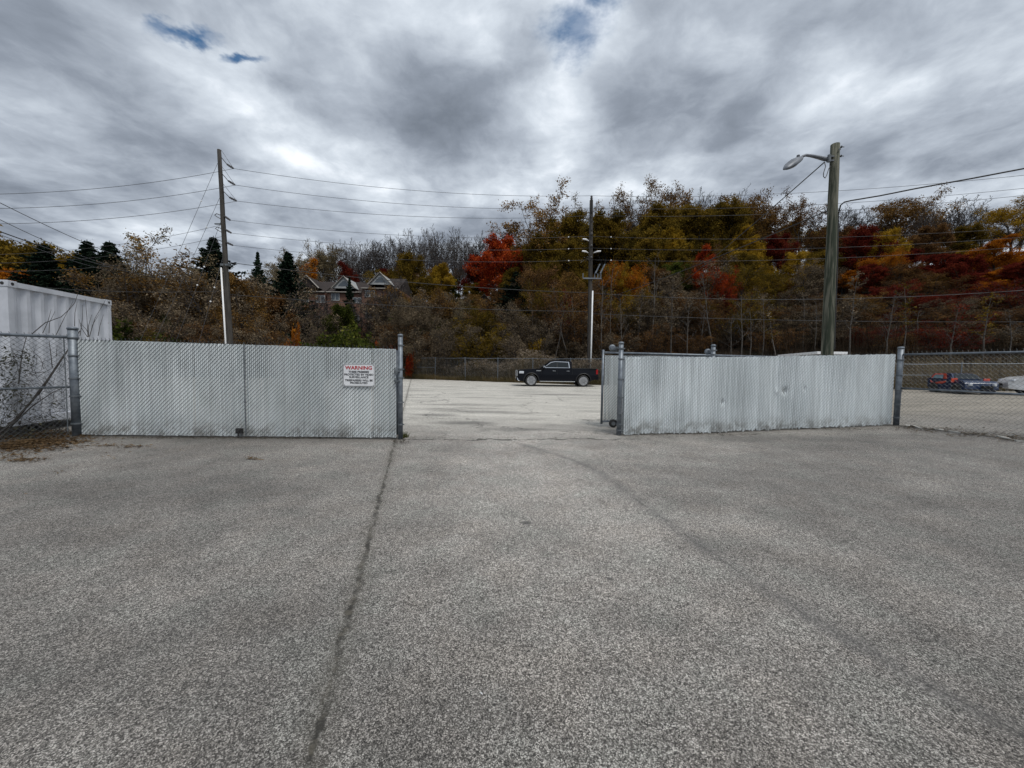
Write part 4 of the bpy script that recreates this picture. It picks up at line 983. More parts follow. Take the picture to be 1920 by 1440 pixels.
LM = {
 'olive': leafmat('olive yellow leaves', [(.028, .020, .006), (.09, .064, .012), (.18, .118, .019), (.30, .185, .028)]),
 'yellow': leafmat('golden yellow leaves', [(.08, .046, .007), (.22, .135, .015), (.40, .245, .025), (.52, .34, .05)]),
 'orange': leafmat('orange leaves', [(.12, .03, .006), (.30, .09, .01), (.48, .17, .015), (.5, .26, .03)]),
 'red': leafmat('bright red leaves', [(.10, .010, .006), (.26, .028, .011), (.44, .075, .018), (.50, .14, .03)]),
 'darkred': leafmat('dark red leaves', [(.03, .006, .005), (.085, .013, .010), (.16, .026, .016), (.22, .06, .022)]),
 'amber': leafmat('amber brown leaves', [(.045, .026, .011), (.13, .072, .024), (.25, .14, .042), (.36, .23, .08)], .3),
 'tan': leafmat('dry tan leaves', [(.035, .026, .018), (.09, .068, .045), (.17, .13, .085), (.30, .235, .155)], .2),
 'rust': leafmat('rust brown leaves', [(.03, .018, .010), (.085, .045, .020), (.18, .095, .038), (.30, .17, .06)], .25),
 'green': leafmat('dull green leaves', [(.015, .022, .006), (.04, .055, .012), (.08, .095, .018), (.16, .15, .03)]),
 'spruce': leafmat('dark spruce needles', [(.004, .008, .006), (.010, .018, .012), (.018, .030, .020), (.03, .045, .03)], .05),
 'beige': leafmat('faded beige leaves', [(.07, .056, .033), (.14, .112, .066), (.24, .19, .11), (.32, .26, .16)], .3),
}
M['bark'] = noisy('dark bark', (.030, .026, .023), (.065, .057, .050), 3, .95)
M['barkp'] = noisy('pale grey bark', (.06, .053, .046), (.12, .106, .092), 3, .95)
M['barkr'] = noisy('grey brown twigs', (.035, .029, .027), (.065, .055, .050), 3, .95)


class Skel:
    def __init__(s, seed): s.r = random.Random(seed); s.k = MB(); s.tips = []; s.g = np.random.default_rng(seed)
    def branch(s, p, d, L, r, lev, mx, cfg):
        rr = s.r; n = (6, 4, 3, 2, 2)[min(lev, 4)]; pts = [p]; rs = [r]; q = p.copy(); dd = d.copy()
        wob = cfg['wob'][min(lev, len(cfg['wob']) - 1)]; upb = cfg['up'][min(lev, len(cfg['up']) - 1)]
        for i in range(n):
            dd = (dd + Vector((rr.gauss(0, wob), rr.gauss(0, wob), rr.gauss(0, wob) + upb))).normalized()
            q = q + dd * (L / n); pts.append(q.copy()); rs.append(max(r * (1 - .75 * (i + 1) / n), cfg['rmin']))
        s.k.tube(pts, rs, (7, 5, 3, 3, 3)[min(lev, 4)], False)
        if lev >= cfg.get('leaflev', mx): s.tips += [(a, lev) for a in pts[1:]]
        if lev >= mx: return
        nc = cfg['n'][lev]; st_ = cfg['start'][lev]
        for j in range(nc):
            u_ = st_ + (1 - st_) * (j + rr.random() * .8) / nc; x_ = u_ * n; i = min(int(x_), n - 1); b = pts[i].lerp(pts[i + 1], x_ - i)
            ax = (pts[i + 1] - pts[i]).normalized(); az = j * 2.4 + rr.uniform(-.5, .5)
            e = ax.orthogonal().normalized(); e = Matrix.Rotation(az, 3, ax) @ e
            an = R(rr.uniform(*cfg['ang'][lev])); nd = ax * math.cos(an) + e * math.sin(an)
            ll = L * cfg['len'][lev] * rr.uniform(.7, 1.2) * (1 - cfg.get('taper', .45) * (u_ - st_) / (1 - st_ + 1e-6)); s.branch(b, nd, ll, max(r * (1 - .75 * u_) * cfg['rr'][lev], cfg['rmin']), lev + 1, mx, cfg)


def leaves_mesh(name, tips, n, size, jit, g, flat=.5, elong=1.4, droop=0):
    idx = g.integers(0, len(tips), n); base = np.array([[a[0], a[1], a[2]] for a, _ in tips])[idx]
    c = base + g.normal(0, 1, (n, 3)) * np.array([jit, jit, jit * .7]); c[:, 2] -= droop * g.random(n)
    nr = g.normal(0, 1, (n, 3)); nr[:, 2] += flat * 1.5; nr /= np.linalg.norm(nr, axis=1)[:, None]
    a = np.cross(nr, g.normal(0, 1, (n, 3))); a /= np.linalg.norm(a, axis=1)[:, None]; b = np.cross(nr, a)
    s = (size * g.uniform(.55, 1.35, n))[:, None]; a *= s * elong / 2; b *= s / 2
    v = np.stack([c - a, c - b * .9 + a * .1, c + a, c + b * .9 + a * .1], 1).reshape(-1, 3)
    me = bpy.data.meshes.new(name); me.vertices.add(4 * n); me.vertices.foreach_set('co', v.ravel()); me.loops.add(4 * n); me.polygons.add(n)
    me.loops.foreach_set('vertex_index', np.arange(4 * n, dtype=np.int32)); me.polygons.foreach_set('loop_start', np.arange(0, 4 * n, 4, dtype=np.int32)); me.polygons.foreach_set('loop_total', np.full(n, 4, dtype=np.int32))
    me.update(); me.validate(); return me


def mesh_of(k, name, mat):
    me = bpy.data.meshes.new(name); me.from_pydata([tuple(q) for q in k.v], [], k.f); me.materials.append(mat); return me


PROTO = {}
def proto(kind, seed):
    key = (kind, seed)
    if key in PROTO: return PROTO[key]
    s = Skel(hash(kind) % 1 + seed * 17 + len(kind)); g = s.g; r = s.r; O = Vector((0, 0, -.5)); UP = Vector((r.uniform(-.04, .04), r.uniform(-.04, .04), 1)).normalized()
    crown = None; bark = M['bark']
    if kind == 'full':      # broad dense deciduous crown
        s.branch(O, UP, 9.0, .24, 0, 3, dict(n=(14, 6, 5), start=(.22, .2, .15), ang=((35, 75), (30, 60), (25, 65)), len=(.56, .5, .5), rr=(.55, .6, .6), rmin=.012, wob=(.05, .12, .18, .2), up=(.05, .12, .05, 0), leaflev=2, taper=.5))
        crown = leaves_mesh('crown', s.tips, 24000, .15, .27, g)
    elif kind == 'loose':   # airy crown, branches showing
        s.branch(O, UP, 7.6, .22, 0, 3, dict(n=(11, 6, 6), start=(.36, .25, .15), ang=((25, 60), (30, 60), (25, 65)), len=(.78, .5, .45), rr=(.62, .6, .6), rmin=.014, wob=(.07, .15, .2, .25), up=(.04, .07, -.02, -.03), leaflev=3, taper=.4))
        crown = leaves_mesh('crown', s.tips, 16000, .115, .25, g)
    elif kind == 'locust':  # flat-layered open crown on crooked dark limbs
        s.branch(O, UP, 6.6, .25, 0, 3, dict(n=(9, 7, 6), start=(.45, .3, .2), ang=((30, 70), (35, 70), (30, 70)), len=(.88, .48, .42), rr=(.7, .6, .55), rmin=.016, wob=(.10, .22, .26, .3), up=(.02, .05, -.04, -.04), leaflev=3, taper=.25))
        crown = leaves_mesh('crown', s.tips, 15000, .115, .20, g, flat=1.2)
    elif kind == 'bare':
        s.branch(O, UP, 8.0, .22, 0, 4, dict(n=(12, 7, 5, 4), start=(.30, .2, .2, .15), ang=((20, 52), (20, 48), (20, 50), (20, 55)), len=(.78, .48, .5, .5), rr=(.6, .6, .6, .6), rmin=.017, wob=(.05, .10, .14, .18, .2), up=(.06, .14, .10, .06, .03), taper=.35))
        bark = M['barkr']
    elif kind == 'sapling':
        s.branch(O, UP, 12, .10, 0, 3, dict(n=(10, 4, 3), start=(.45, .2, .2), ang=((20, 50), (25, 55), (25, 60)), len=(.20, .45, .5), rr=(.5, .6, .6), rmin=.010, wob=(.05, .12, .2, .2), up=(.03, .08, .05, 0), leaflev=2))
        crown = leaves_mesh('crown', s.tips, 420, .15, .16, g); bark = M['barkp']
    elif kind == 'brush':   # many-stemmed twiggy growth with dry leaves
        for i in range(7):
            an = r.uniform(0, 6.28); d_ = Vector((math.cos(an) * .38, math.sin(an) * .38, 1)).normalized()
            s.branch(O + Vector((math.cos(an) * .3, math.sin(an) * .3, 0)), d_, r.uniform(6, 9), .07, 0, 3, dict(n=(9, 5, 4), start=(.15, .15, .1), ang=((25, 60), (25, 65), (25, 65)), len=(.36, .45, .5), rr=(.55, .6, .6), rmin=.011, wob=(.08, .15, .2, .22), up=(.04, .06, .02, 0), leaflev=2))
        crown = leaves_mesh('crown', s.tips, 12500, .10, .21, g); bark = M['barkr']
    elif kind == 'spruce':
        s.k.tube([O, Vector((0, 0, 14))], [.22, .02], 7, False); tips = []
        nw = 40
        for i in range(nw):
            u_ = .05 + .95 * i / nw; z = 14 * u_; L_ = (1 - u_) ** 1.1 * 6.6 * (.66 + .34 * (i % 3) / 2) * r.uniform(.8, 1.1) + .06
            for j in range(8):
                an = j * .785 + i * 1.1 + r.uniform(-.3, .3); l_ = L_ * r.uniform(.55, 1.2)
                a = Vector((0, 0, z)); b = a + Vector((math.cos(an) * l_ * .6, math.sin(an) * l_ * .6, -.10 * l_)); c = a + Vector((math.cos(an) * l_, math.sin(an) * l_, -.02 * l_))
                s.k.tube([a, b, c], [.03, .02, .008], 3, False)
                for q in range(5): tips.append((a.lerp(b, (q + 1) / 5), 3)); tips.append((b.lerp(c, (q + 1) / 5), 3))
        crown = leaves_mesh('crown', tips, 26000, .12, .06, g, flat=.1, elong=2.4, droop=.12)
    elif kind == 'bush':
        for i in range(10):
            an = r.uniform(0, 6.28); d_ = Vector((math.cos(an) * .7, math.sin(an) * .7, 1)).normalized()
            s.branch(Vector((0, 0, -.2)), d_, r.uniform(1.8, 2.6), .03, 0, 2, dict(n=(7, 4), start=(.15, .15), ang=((25, 60), (25, 65)), len=(.42, .5), rr=(.6, .6), rmin=.007, wob=(.1, .15, .2), up=(.04, .04, .02), leaflev=1))
        crown = leaves_mesh('crown', s.tips, 3200, .12, .14, g); bark = M['barkr']
    zs = np.array([q.z for q in s.k.v]); top = zs.max(); xs = np.array([q.x for q in s.k.v]); wdt = np.percentile(np.abs(xs), 97)
    if crown is not None:
        cv = np.empty(len(crown.vertices) * 3); crown.vertices.foreach_get('co', cv); top = max(top, np.percentile(cv.reshape(-1, 3)[:, 2], 99.8))
    tm = mesh_of(s.k, 'trunk', bark); PROTO[key] = (tm, crown, top, wdt); return PROTO[key]


TR_ = random.Random(99)
def tree(px, ty, t, kind, col, label, name='tree', cat='tree', group=None, wf=1.0, seed=None, barkm=None, dz=0.0):
    top = P(px, ty, t); gz = HT(top.x, top.y) - dz; h = top.z - gz
    if h < 1.5: h = 1.5
    seed = seed if seed is not None else TR_.randrange(3)
    tm, cr, tz, wd = proto(kind, seed); sc_ = h / tz; sw = wf * (sc_ if kind == 'spruce' else sc_ * .45 + .3 if kind == 'bush' else (sc_ * .55 + .5))
    root = thing(name, (top.x, top.y, gz), label, cat, group); root.rotation_euler = (0, 0, TR_.uniform(0, 6.28)); root.scale = (sw, sw, sc_)
    a = bpy.data.objects.new('trunk', tm); C.objects.link(a); a.parent = root
    if barkm: a.material_slots[0].link = 'OBJECT'; a.material_slots[0].material = M[barkm]
    if cr is not None and col:
        if not cr.materials: cr.materials.append(LM['olive'])
        b = bpy.data.objects.new('crown', cr); C.objects.link(b); b.parent = root; b.material_slots[0].link = 'OBJECT'; b.material_slots[0].material = LM[col]
    return root


HERO = [
 # px, top y, depth, kind, colour, width, label
 (25, 448, 62, 'full', 'olive', 1.3, 'broad olive yellow tree on the skyline at the far left edge'),
 (100, 468, 66, 'full', 'yellow', 1.15, 'golden olive tree showing behind the leftmost dark spruces'),
 (20, 505, 50, 'full', 'orange', 1.0, 'orange brown tree just above the white container'),
 (82, 456, 46, 'spruce', 'spruce', 1.7, 'broad black-green spruce, leftmost of the three behind the container'),
 (132, 482, 50, 'spruce', 'spruce', 1.4, 'low dark spruce filling the gap beside the broad leftmost one'),
 (163, 449, 46, 'spruce', 'spruce', 1.5, 'pointed dark spruce, middle one of the row behind the container'),
 (205, 451, 45, 'spruce', 'spruce', 1.6, 'pointed dark spruce, rightmost of the row behind the container'),
 (290, 438, 50, 'locust', 'beige', 1.1, 'thin-crowned beige tree standing above the brown brush, between spruces and tall leaning pole'),
 (400, 442, 58, 'spruce', 'spruce', 1.5, 'dark spruce whose top shows just left of the leaning utility pole'),
 (245, 500, 40, 'brush', 'tan', 1.2, 'tan twiggy tree right beside the dark spruce row'),
 (325, 492, 42, 'brush', 'amber', 1.3, 'amber brown twiggy tree under the beige open crown'),
 (380, 478, 44, 'brush', 'amber', 1.2, 'rust brown tree left of and against the leaning utility pole'),
 (455, 492, 41, 'brush', 'tan', 1.15, 'tan brown tree right of and against the leaning utility pole'),
 (300, 560, 35, 'brush', 'tan', 1.1, 'low tan brush tree under the guy wires'),
 (232, 580, 33, 'bush', 'green', 1.5, 'dull green shrub at the far corner of the container'),
 (483, 470, 64, 'spruce', 'spruce', .7, 'small narrow dark spruce on the skyline right of the leaning pole'),
 (512, 470, 72, 'locust', 'beige', 1.0, 'pale open-crowned tree between two dark spruces'),
 (540, 470, 46, 'spruce', 'spruce', 1.35, 'tall dark spruce in front of the leftmost townhouse'),
 (655, 517, 48, 'spruce', 'spruce', .55, 'thin dark spruce in front of the middle townhouse'),
 (583, 488, 78, 'full', 'orange', .7, 'round orange tree rising behind the leftmost townhouse roof'),
 (648, 490, 80, 'full', 'darkred', .6, 'dark red tree rising behind the middle townhouse roof'),
 (510, 612, 36, 'bush', 'rust', .8, 'low orange leaved shrub above the slatted fence left of the tall spruce'),
 (550, 600, 35, 'bush', 'orange', .35, 'small bright yellow orange shrub under the tall dark spruce'),
 (485, 560, 37, 'brush', 'amber', .9, 'rust brush tree between the leaning pole and the tall spruce'),
 (640, 572, 41, 'full', 'green', .62, 'green olive tree standing in front of the townhouse walls'),
 (610, 612, 36, 'bush', 'green', 1.6, 'broad low green shrub in front of the townhouses, above the fence'),
 (668, 612, 36, 'bush', 'green', 1.2, 'low green shrub in front of the middle townhouse'),
 (575, 585, 40, 'brush', 'tan', .8, 'tan brush tree in front of the leftmost townhouse'),
 (768, 476, 72, 'full', 'olive', .9, 'olive yellow tree right of the rightmost townhouse gable'),
 (828, 496, 70, 'full', 'yellow', .75, 'yellow tree on the slope between the townhouse row and the red maple'),
 (742, 512, 66, 'loose', 'olive', .9, 'thin olive tree touching the rightmost townhouse roof'),
 (765, 545, 46, 'brush', 'tan', 1.2, 'tan twiggy tree right of the townhouse row'),
 (815, 560, 42, 'brush', 'beige', 1.0, 'pale beige leaved brush tree above the gate post'),
 (862, 545, 47, 'brush', 'amber', 1.1, 'brown twiggy tree left of the half hidden townhouse'),
 (850, 610, 38, 'brush', 'tan', .9, 'low tan brush behind the far fence left of the pickup'),
 (780, 610, 39, 'brush', 'rust', .9, 'low brown brush behind the far fence beside the gate post'),
 (710, 600, 38, 'brush', 'tan', .62, 'thin tan brush in front of the rightmost townhouse'),
 (942, 444, 64, 'full', 'red', .95, 'bright red maple, the largest red crown left of the centre pole'),
 (905, 478, 72, 'full', 'darkred', .9, 'deep red tree at the left shoulder of the bright red maple'),
 (985, 470, 66, 'full', 'darkred', .8, 'deep red tree at the right shoulder of the bright red maple'),
 (918, 585, 50, 'loose', 'orange', .6, 'orange tree in front of the half hidden townhouse'),
 (880, 628, 38, 'bush', 'olive', 1.2, 'low olive green bush left of the black evergreen'),
 (925, 622, 40, 'bush', 'olive', 1.2, 'low dull yellow bush left of the black evergreen, before the hidden townhouse'),
 (968, 508, 47, 'spruce', 'spruce', 1.9, 'broad black-green evergreen between the red maple and centre pole'),
 (1013, 368, 66, 'locust', 'amber', 1.2, 'tall crooked tree with umbrella-like golden crown left of the centre pole'),
 (1092, 380, 70, 'locust', 'olive', .75, 'small crooked open-crowned tree directly behind the centre pole top'),
 (1065, 402, 62, 'full', 'olive', 1.0, 'round olive yellow tree just left of the centre pole'),
 (1138, 398, 60, 'full', 'olive', 1.0, 'round olive yellow tree just right of the centre pole'),
 (1190, 341, 72, 'locust', 'amber', 1.0, 'tallest open crown on the skyline right of the centre pole'),
 (1270, 337, 74, 'locust', 'amber', 1.0, 'open-crowned tree on the skyline midway between centre pole and lamp'),
 (1165, 362, 72, 'bare', None, 1.0, 'leafless tree on the skyline right beside the centre pole'),
 (1222, 368, 74, 'bare', None, 1.0, 'leafless tree between the two tallest open crowns'),
 (1335, 352, 74, 'bare', None, 1.2, 'broad leafless tree on the skyline left of the lamp head'),
 (1232, 392, 60, 'full', 'olive', 1.15, 'large olive crown below the two tallest open crowns'),
 (1310, 385, 62, 'full', 'olive', 1.1, 'large olive crown below the broad leafless tree'),
 (1418, 352, 66, 'loose', 'amber', 1.1, 'gold brown tree on the skyline under the lamp head'),
 (1368, 378, 62, 'full', 'olive', 1.0, 'olive tree left of the gold brown one under the lamp head'),
 (1460, 372, 64, 'loose', 'amber', .9, 'rust leaved airy tree between gold brown tree and lamp pole'),
 (1508, 362, 60, 'locust', 'rust', .9, 'upright airy tree with rust leaves just left of the lamp pole'),
 (1590, 372, 66, 'bare', None, 1.0, 'leafless tree just right of the lamp pole top'),
 (1635, 392, 66, 'bare', None, 1.0, 'leafless tree left of the gold round crown'),
 (1692, 362, 62, 'loose', 'amber', 1.25, 'round gold orange crown on the skyline right of the lamp pole'),
 (1735, 392, 58, 'bare', None, .9, 'dark leafless tree against the gold round crown, right side'),
 (1790, 376, 62, 'bare', None, 1.2, 'broad leafless tree on the skyline near the right edge'),
 (1848, 388, 64, 'bare', None, 1.0, 'leafless tree on the skyline, second from the right edge'),
 (1908, 372, 54, 'loose', 'yellow', 1.1, 'yellow tree cut by the right edge, below the cables'),
 (1326, 464, 46, 'full', 'red', .55, 'red tree in the middle of the olive wood between centre pole and lamp'),
 (1354, 500, 41, 'loose', 'red', .5, 'small red tree right below the red one in the olive wood'),
 (1463, 440, 54, 'full', 'darkred', .72, 'dark red tree left of the lamp pole'),
 (1618, 425, 47, 'full', 'darkred', .8, 'dark red pointed tree right of the lamp pole'),
 (1600, 470, 48, 'full', 'darkred', .8, 'dark red tree touching the lamp pole on its right'),
 (1662, 432, 46, 'full', 'yellow', .62, 'bright yellow tree right of the dark red pointed one'),
 (1630, 478, 44, 'loose', 'orange', .8, 'yellow orange tree in front of the dark red ones'),
 (1700, 470, 46, 'full', 'darkred', .9, 'dark red tree below the gold round crown'),
 (1762, 474, 46, 'full', 'darkred', .95, 'dark red tree under the broad leafless one near the right'),
 (1745, 425, 54, 'full', 'rust', .9, 'rust brown tree behind the right hand dark red trees'),
 (1812, 425, 56, 'full', 'olive', .9, 'olive yellow tree under the leafless ones near the right edge'),
 (1870, 446, 43, 'full', 'orange', .8, 'orange tree near the right edge below the cables'),
 (1822, 468, 46, 'full', 'yellow', .8, 'golden tree left of the orange one near the right edge'),
 (1890, 500, 42, 'loose', 'orange', .9, 'lower orange tree at the right edge above the fence'),
 (1402, 430, 54, 'full', 'yellow', .8, 'yellow tree left of the dark red one beside the lamp pole'),
 (1492, 472, 48, 'full', 'yellow', .6, 'yellow tree against the lamp pole on its left'),
 (1262, 432, 56, 'full', 'yellow', .7, 'yellow olive tree in the middle wood, above the red tree'),
 (1212, 452, 54, 'full', 'olive', .9, 'olive tree right of the centre pole, at wire height'),
 (1068, 455, 56, 'full', 'olive', .9, 'olive tree left of the centre pole, at wire height'),
 (1020, 440, 60, 'full', 'olive', .95, 'olive tree below the umbrella-like golden crown'),
 (1180, 500, 44, 'loose', 'yellow', .62, 'slim yellow tree right of the centre pole transformer bracket'),
 (1188, 555, 41, 'loose', 'yellow', .55, 'lower slim yellow tree right of the centre pole, with orange tips'),
 (1300, 500, 44, 'brush', 'tan', 1.35, 'large round tan crown in the middle of the lower wood'),
 (1248, 545, 42, 'brush', 'rust', 1.0, 'rust brown tree left of the large round tan crown'),
 (1492, 502, 43, 'brush', 'tan', 1.15, 'tan crown left of the lamp pole'),
 (1420, 545, 41, 'brush', 'tan', 1.0, 'tan brush tree between two tan crowns left of the lamp pole'),
 (1365, 550, 41, 'loose', 'darkred', .6, 'thin dark red tree low in the wood'),
 (1570, 555, 40, 'brush', 'tan', 1.0, 'tan brush tree right behind the lamp pole'),
 (1650, 560, 39, 'brush', 'tan', 1.1, 'tan brush tree above the right slatted fence end'),
 (1755, 520, 38, 'brush', 'rust', 1.2, 'brown red twiggy tree above the right chain-link'),
 (1720, 575, 37, 'loose', 'darkred', .7, 'low dark red tree above the right chain-link'),
 (1805, 560, 36, 'brush', 'tan', 1.0, 'tan twiggy tree above the dark blue car'),
 (1880, 565, 35, 'brush', 'olive', 1.1, 'yellowish brush tree above the white car'),
 (1008, 632, 36, 'bush', 'yellow', .7, 'small gold shrub right above the pickup hood'),
 (1125, 632, 37, 'bush', 'tan', .9, 'small tan shrub right of the white conduit pipe'),
 (715, 640, 38, 'bush', 'red', .9, 'low red shrub above the warning sign'),
 (768, 655, 37.5, 'bush', 'red', .4, 'low red shrub just right of the gate post'),
]
for px, ty, t, kind, col, wf, lab in HERO:
    nm = {'bush': 'shrub', 'spruce': 'spruce_tree', 'bare': 'bare_tree'}.get(kind, 'tree')
    tree(px, ty, t, kind, col, lab, nm, 'shrub' if kind == 'bush' else 'tree', wf=wf)
tree(-195, 300, 13, 'full', 'yellow', 'yellow leaved branch end poking in at the far left edge above the container', 'tree', 'tree', wf=.62, seed=1)
# pale thin trunks of the near edge of the wood
ORD = 'first second third fourth fifth sixth seventh eighth ninth tenth eleventh twelfth thirteenth fourteenth fifteenth sixteenth seventeenth eighteenth nineteenth twentieth twenty-first twenty-second twenty-third twenty-fourth twenty-fifth twenty-sixth twenty-seventh twenty-eighth twenty-ninth thirtieth thirty-first thirty-second thirty-third thirty-fourth'.split()
sp_ = [(1000, 560), (1038, 545), (1052, 560), (1075, 540), (1090, 560), (1128, 520), (1146, 500), (1165, 560), (1195, 560), (1232, 480), (1262, 540), (1290, 575), (1318, 590), (1345, 520), (1372, 600), (1395, 560), (1412, 590), (1435, 560), (1465, 590), (1512, 560), (1535, 570), (1600, 520), (1672, 560), (1705, 540), (1722, 590), (1790, 580), (1850, 560), (1900, 590)]
for i, (px, ty) in enumerate(sp_):
    t = TR_.uniform(34.5, 40) - max(0, (px - 1100)) * .014
    tree(px, ty - 12, t, 'sapling', TR_.choice(['rust', 'tan', 'darkred', None, None, 'olive']), f'{ORD[i]} slender pale trunk from the left along the lower edge of the wood', 'sapling', 'tree', 'slender pale trunks along the edge of the wood', wf=.8, barkm='barkp')
for px, ty, lab in ((592, 548, 'leafless twiggy tree in front of the leftmost townhouse windows'), (632, 560, 'leafless twiggy tree in front of the middle townhouse windows'), (700, 540, 'leafless twiggy tree in front of the rightmost townhouse windows'), (735, 520, 'leafless twiggy tree at the right corner of the townhouse row')):
    tree(px, ty, TR_.uniform(46, 50), 'bare', None, lab, 'bare_tree', 'tree', wf=1.1)
for px, ty, t, lab in ((1110, 384, 76, 'small leafless tree right behind the centre pole top'), (1385, 362, 76, 'leafless tree between lamp head and the broad leafless one'), (1300, 362, 78, 'leafless tree right of the tallest open crowns'), (1545, 385, 70, 'leafless tree just left of the lamp pole'), (985, 405, 76, 'leafless tree left of the umbrella-like golden crown'), (1240, 355, 78, 'thin leafless tree between the two open crowns'), (1660, 380, 70, 'leafless tree left behind the gold round crown'), (1765, 372, 68, 'leafless tree right of the gold round crown'), (1820, 378, 68, 'leafless tree on the skyline, third from the right edge')):
    tree(px, ty, t, 'bare', None, lab, 'bare_tree', 'tree')
# leafless trees on the middle skyline
for i in range(34):
    px = 596 + i * 10.6 + TR_.uniform(-3.5, 3.5); ty = 462 - 26 * smooth(600, 760, px) + TR_.uniform(-8, 10) + 8 * smooth(880, 960, px)
    tree(px, ty, TR_.uniform(86, 102), 'bare', None, f'{ORD[i]} leafless grey tree from the left in the row along the middle skyline', 'bare_tree', 'tree', 'leafless trees on the middle skyline', wf=.85)
for px, ty in ((560, 470), (610, 455), (530, 490)):
    tree(px, ty, 84, 'loose', 'beige', 'faded airy tree above the leftmost townhouse roofs', 'tree', 'tree', 'faded airy trees above the townhouses', wf=.8)
# fill of the wooded slope
def skyline(px):
    pts = [(0, 460), (150, 480), (250, 470), (420, 470), (500, 500), (620, 480), (740, 462), (930, 462), (980, 440), (1060, 405), (1150, 395), (1300, 375), (1450, 385), (1560, 410), (1700, 395), (1920, 400)]
    for (a, b), (c, d_) in zip(pts, pts[1:]):
        if px <= c: return b + (d_ - b) * (px - a) / (c - a)
    return 400
WHERE = [(40, 'at the far left edge'), (110, 'behind the leftmost spruce'), (230, 'behind the pointed spruces'), (300, 'right of the pointed spruces'), (370, 'under the guy wires'), (425, 'left of the leaning pole'), (480, 'right of the leaning pole'),
  (560, 'beside the tall spruce'), (740, 'above the townhouses'), (790, 'above the gap post'), (840, 'right of the gap post'), (890, 'over the open lot'), (935, 'above the half hidden house'), (985, 'around the bright red maple'), (1035, 'above the pickup hood'), (1080, 'above the pickup cab'), (1125, 'behind the centre pole'),
  (1180, 'above the near gate roller'), (1235, 'by the left pale slats'), (1290, 'under the tall open crowns'), (1345, 'above the second gate roller'), (1395, 'by the small red tree'), (1445, 'above the dented slats'), (1495, 'below the lamp head'), (1545, 'left of the lamp pole'), (1600, 'right of the lamp pole'),
  (1655, 'by the pointed red tree'), (1710, 'above the right fence end'), (1765, 'under the gold crown'), (1820, 'above the dark blue car'), (1880, 'left of the white car'), (9999, 'at the far right edge')]
CDESC = dict(olive='olive yellow', rust='rust brown', darkred='dark red', yellow='yellow', tan='dry tan', orange='orange', green='dull green')
def flabel(col, px, dy):
    wh = next(q for a, q in WHERE if px < a); rw = 'high on the slope' if dy < 45 else 'on the upper slope' if dy < 85 else 'halfway up the slope' if dy < 130 else 'low on the slope'
    return f'{CDESC[col]} tree {rw}, {wh}'.replace('above the left end of the pale slats', 'above the pale slats')
for row, (t0_, t1_, dy0, dy1) in enumerate(((66, 80, 10, 42), (54, 64, 45, 85), (46, 53, 85, 140), (41, 46, 120, 180))):
    px = 960 + TR_.uniform(0, 20)
    while px < 1960:
        ty = skyline(min(px, 1919)) + TR_.uniform(dy0, dy1)
        if px < 1560: col = TR_.choice([['olive', 'olive', 'rust', 'yellow'], ['olive', 'olive', 'yellow', 'rust', 'olive'], ['rust', 'olive', 'tan', 'green', 'rust'], ['rust', 'tan', 'rust', 'darkred']][row])
        else: col = TR_.choice([['rust', 'olive', 'rust', 'tan'], ['darkred', 'olive', 'rust', 'orange'], ['darkred', 'rust', 'darkred', 'orange'], ['rust', 'tan', 'darkred']][row])
        kd = 'full' if col in ('olive', 'yellow', 'green', 'darkred', 'orange') else ('brush' if row > 1 else 'loose')
        tree(px, ty, TR_.uniform(t0_, t1_), kd, col, flabel(col, px, dy0 + 1), 'tree', 'tree', f'{col} trees of the wooded slope', wf=.85); px += TR_.uniform(44, 66)
for row, (t0_, t1_, dy0, dy1, x0_, x1_) in enumerate(((80, 95, 25, 50, 660, 960), (66, 76, 55, 90, 740, 960), (44, 52, 95, 130, 745, 960), (60, 75, 25, 60, -30, 520), (44, 52, 55, 100, -30, 520), (36, 42, 100, 140, 230, 520))):
    px = x0_
    while px < x1_:
        ty = skyline(max(px, 1)) + TR_.uniform(dy0, dy1)
        col = TR_.choice([['darkred', 'rust', 'rust', 'orange'], ['olive', 'rust', 'green', 'yellow'], ['rust', 'tan', 'tan', 'green'], ['rust', 'olive', 'tan'], ['rust', 'tan', 'olive', 'tan'], ['tan', 'rust', 'green', 'tan']][row])
        kd = 'brush' if row in (2, 4, 5) else ('full' if col in ('olive', 'yellow', 'green', 'darkred', 'orange') else 'loose')
        if not (300 < px < 0): tree(px, ty, TR_.uniform(t0_, t1_), kd, col, flabel(col, px, dy0 + 1), 'tree', 'tree', f'{col} trees of the wooded slope', wf=.85)
        px += TR_.uniform(42, 62)
CDESC['amber'] = 'amber brown'
for row, (t0_, t1_, y0_, y1_, x0_, x1_, stp) in enumerate(((42, 46, 480, 530, 985, 1960, 62), (38, 42, 525, 580, 1000, 1960, 60), (44, 50, 500, 560, 740, 980, 60), (38, 42, 560, 600, 740, 960, 60), (38, 43, 500, 560, 225, 540, 50))):
    px = x0_ + TR_.uniform(0, 25); nm_ = ('above the low brush', 'just over the brush', 'above the brush line', 'at the brush line', 'among the brush')[row]
    while px < x1_:
        col = TR_.choice((['amber', 'rust', 'amber', 'tan', 'olive'] if px < 1180 else ['amber', 'orange', 'darkred', 'tan', 'rust', 'olive'] if px < 1540 else ['darkred', 'darkred', 'rust', 'orange', 'amber', 'darkred']) if row < 2 else ['amber', 'rust', 'tan', 'olive'] if row < 4 else ['amber', 'tan', 'amber', 'rust']); t = TR_.uniform(t0_, t1_) - max(0, px - 1350) * .010
        tree(px, TR_.uniform(y0_, y1_), t, 'loose' if row % 2 else TR_.choice(['full', 'loose']), col, f"{CDESC[col]} tree {nm_}, {next(q for a, q in WHERE if px < a)}", 'tree', 'tree', f'{col} trees of the lower slope', wf=.72); px += TR_.uniform(.75, 1.25) * stp
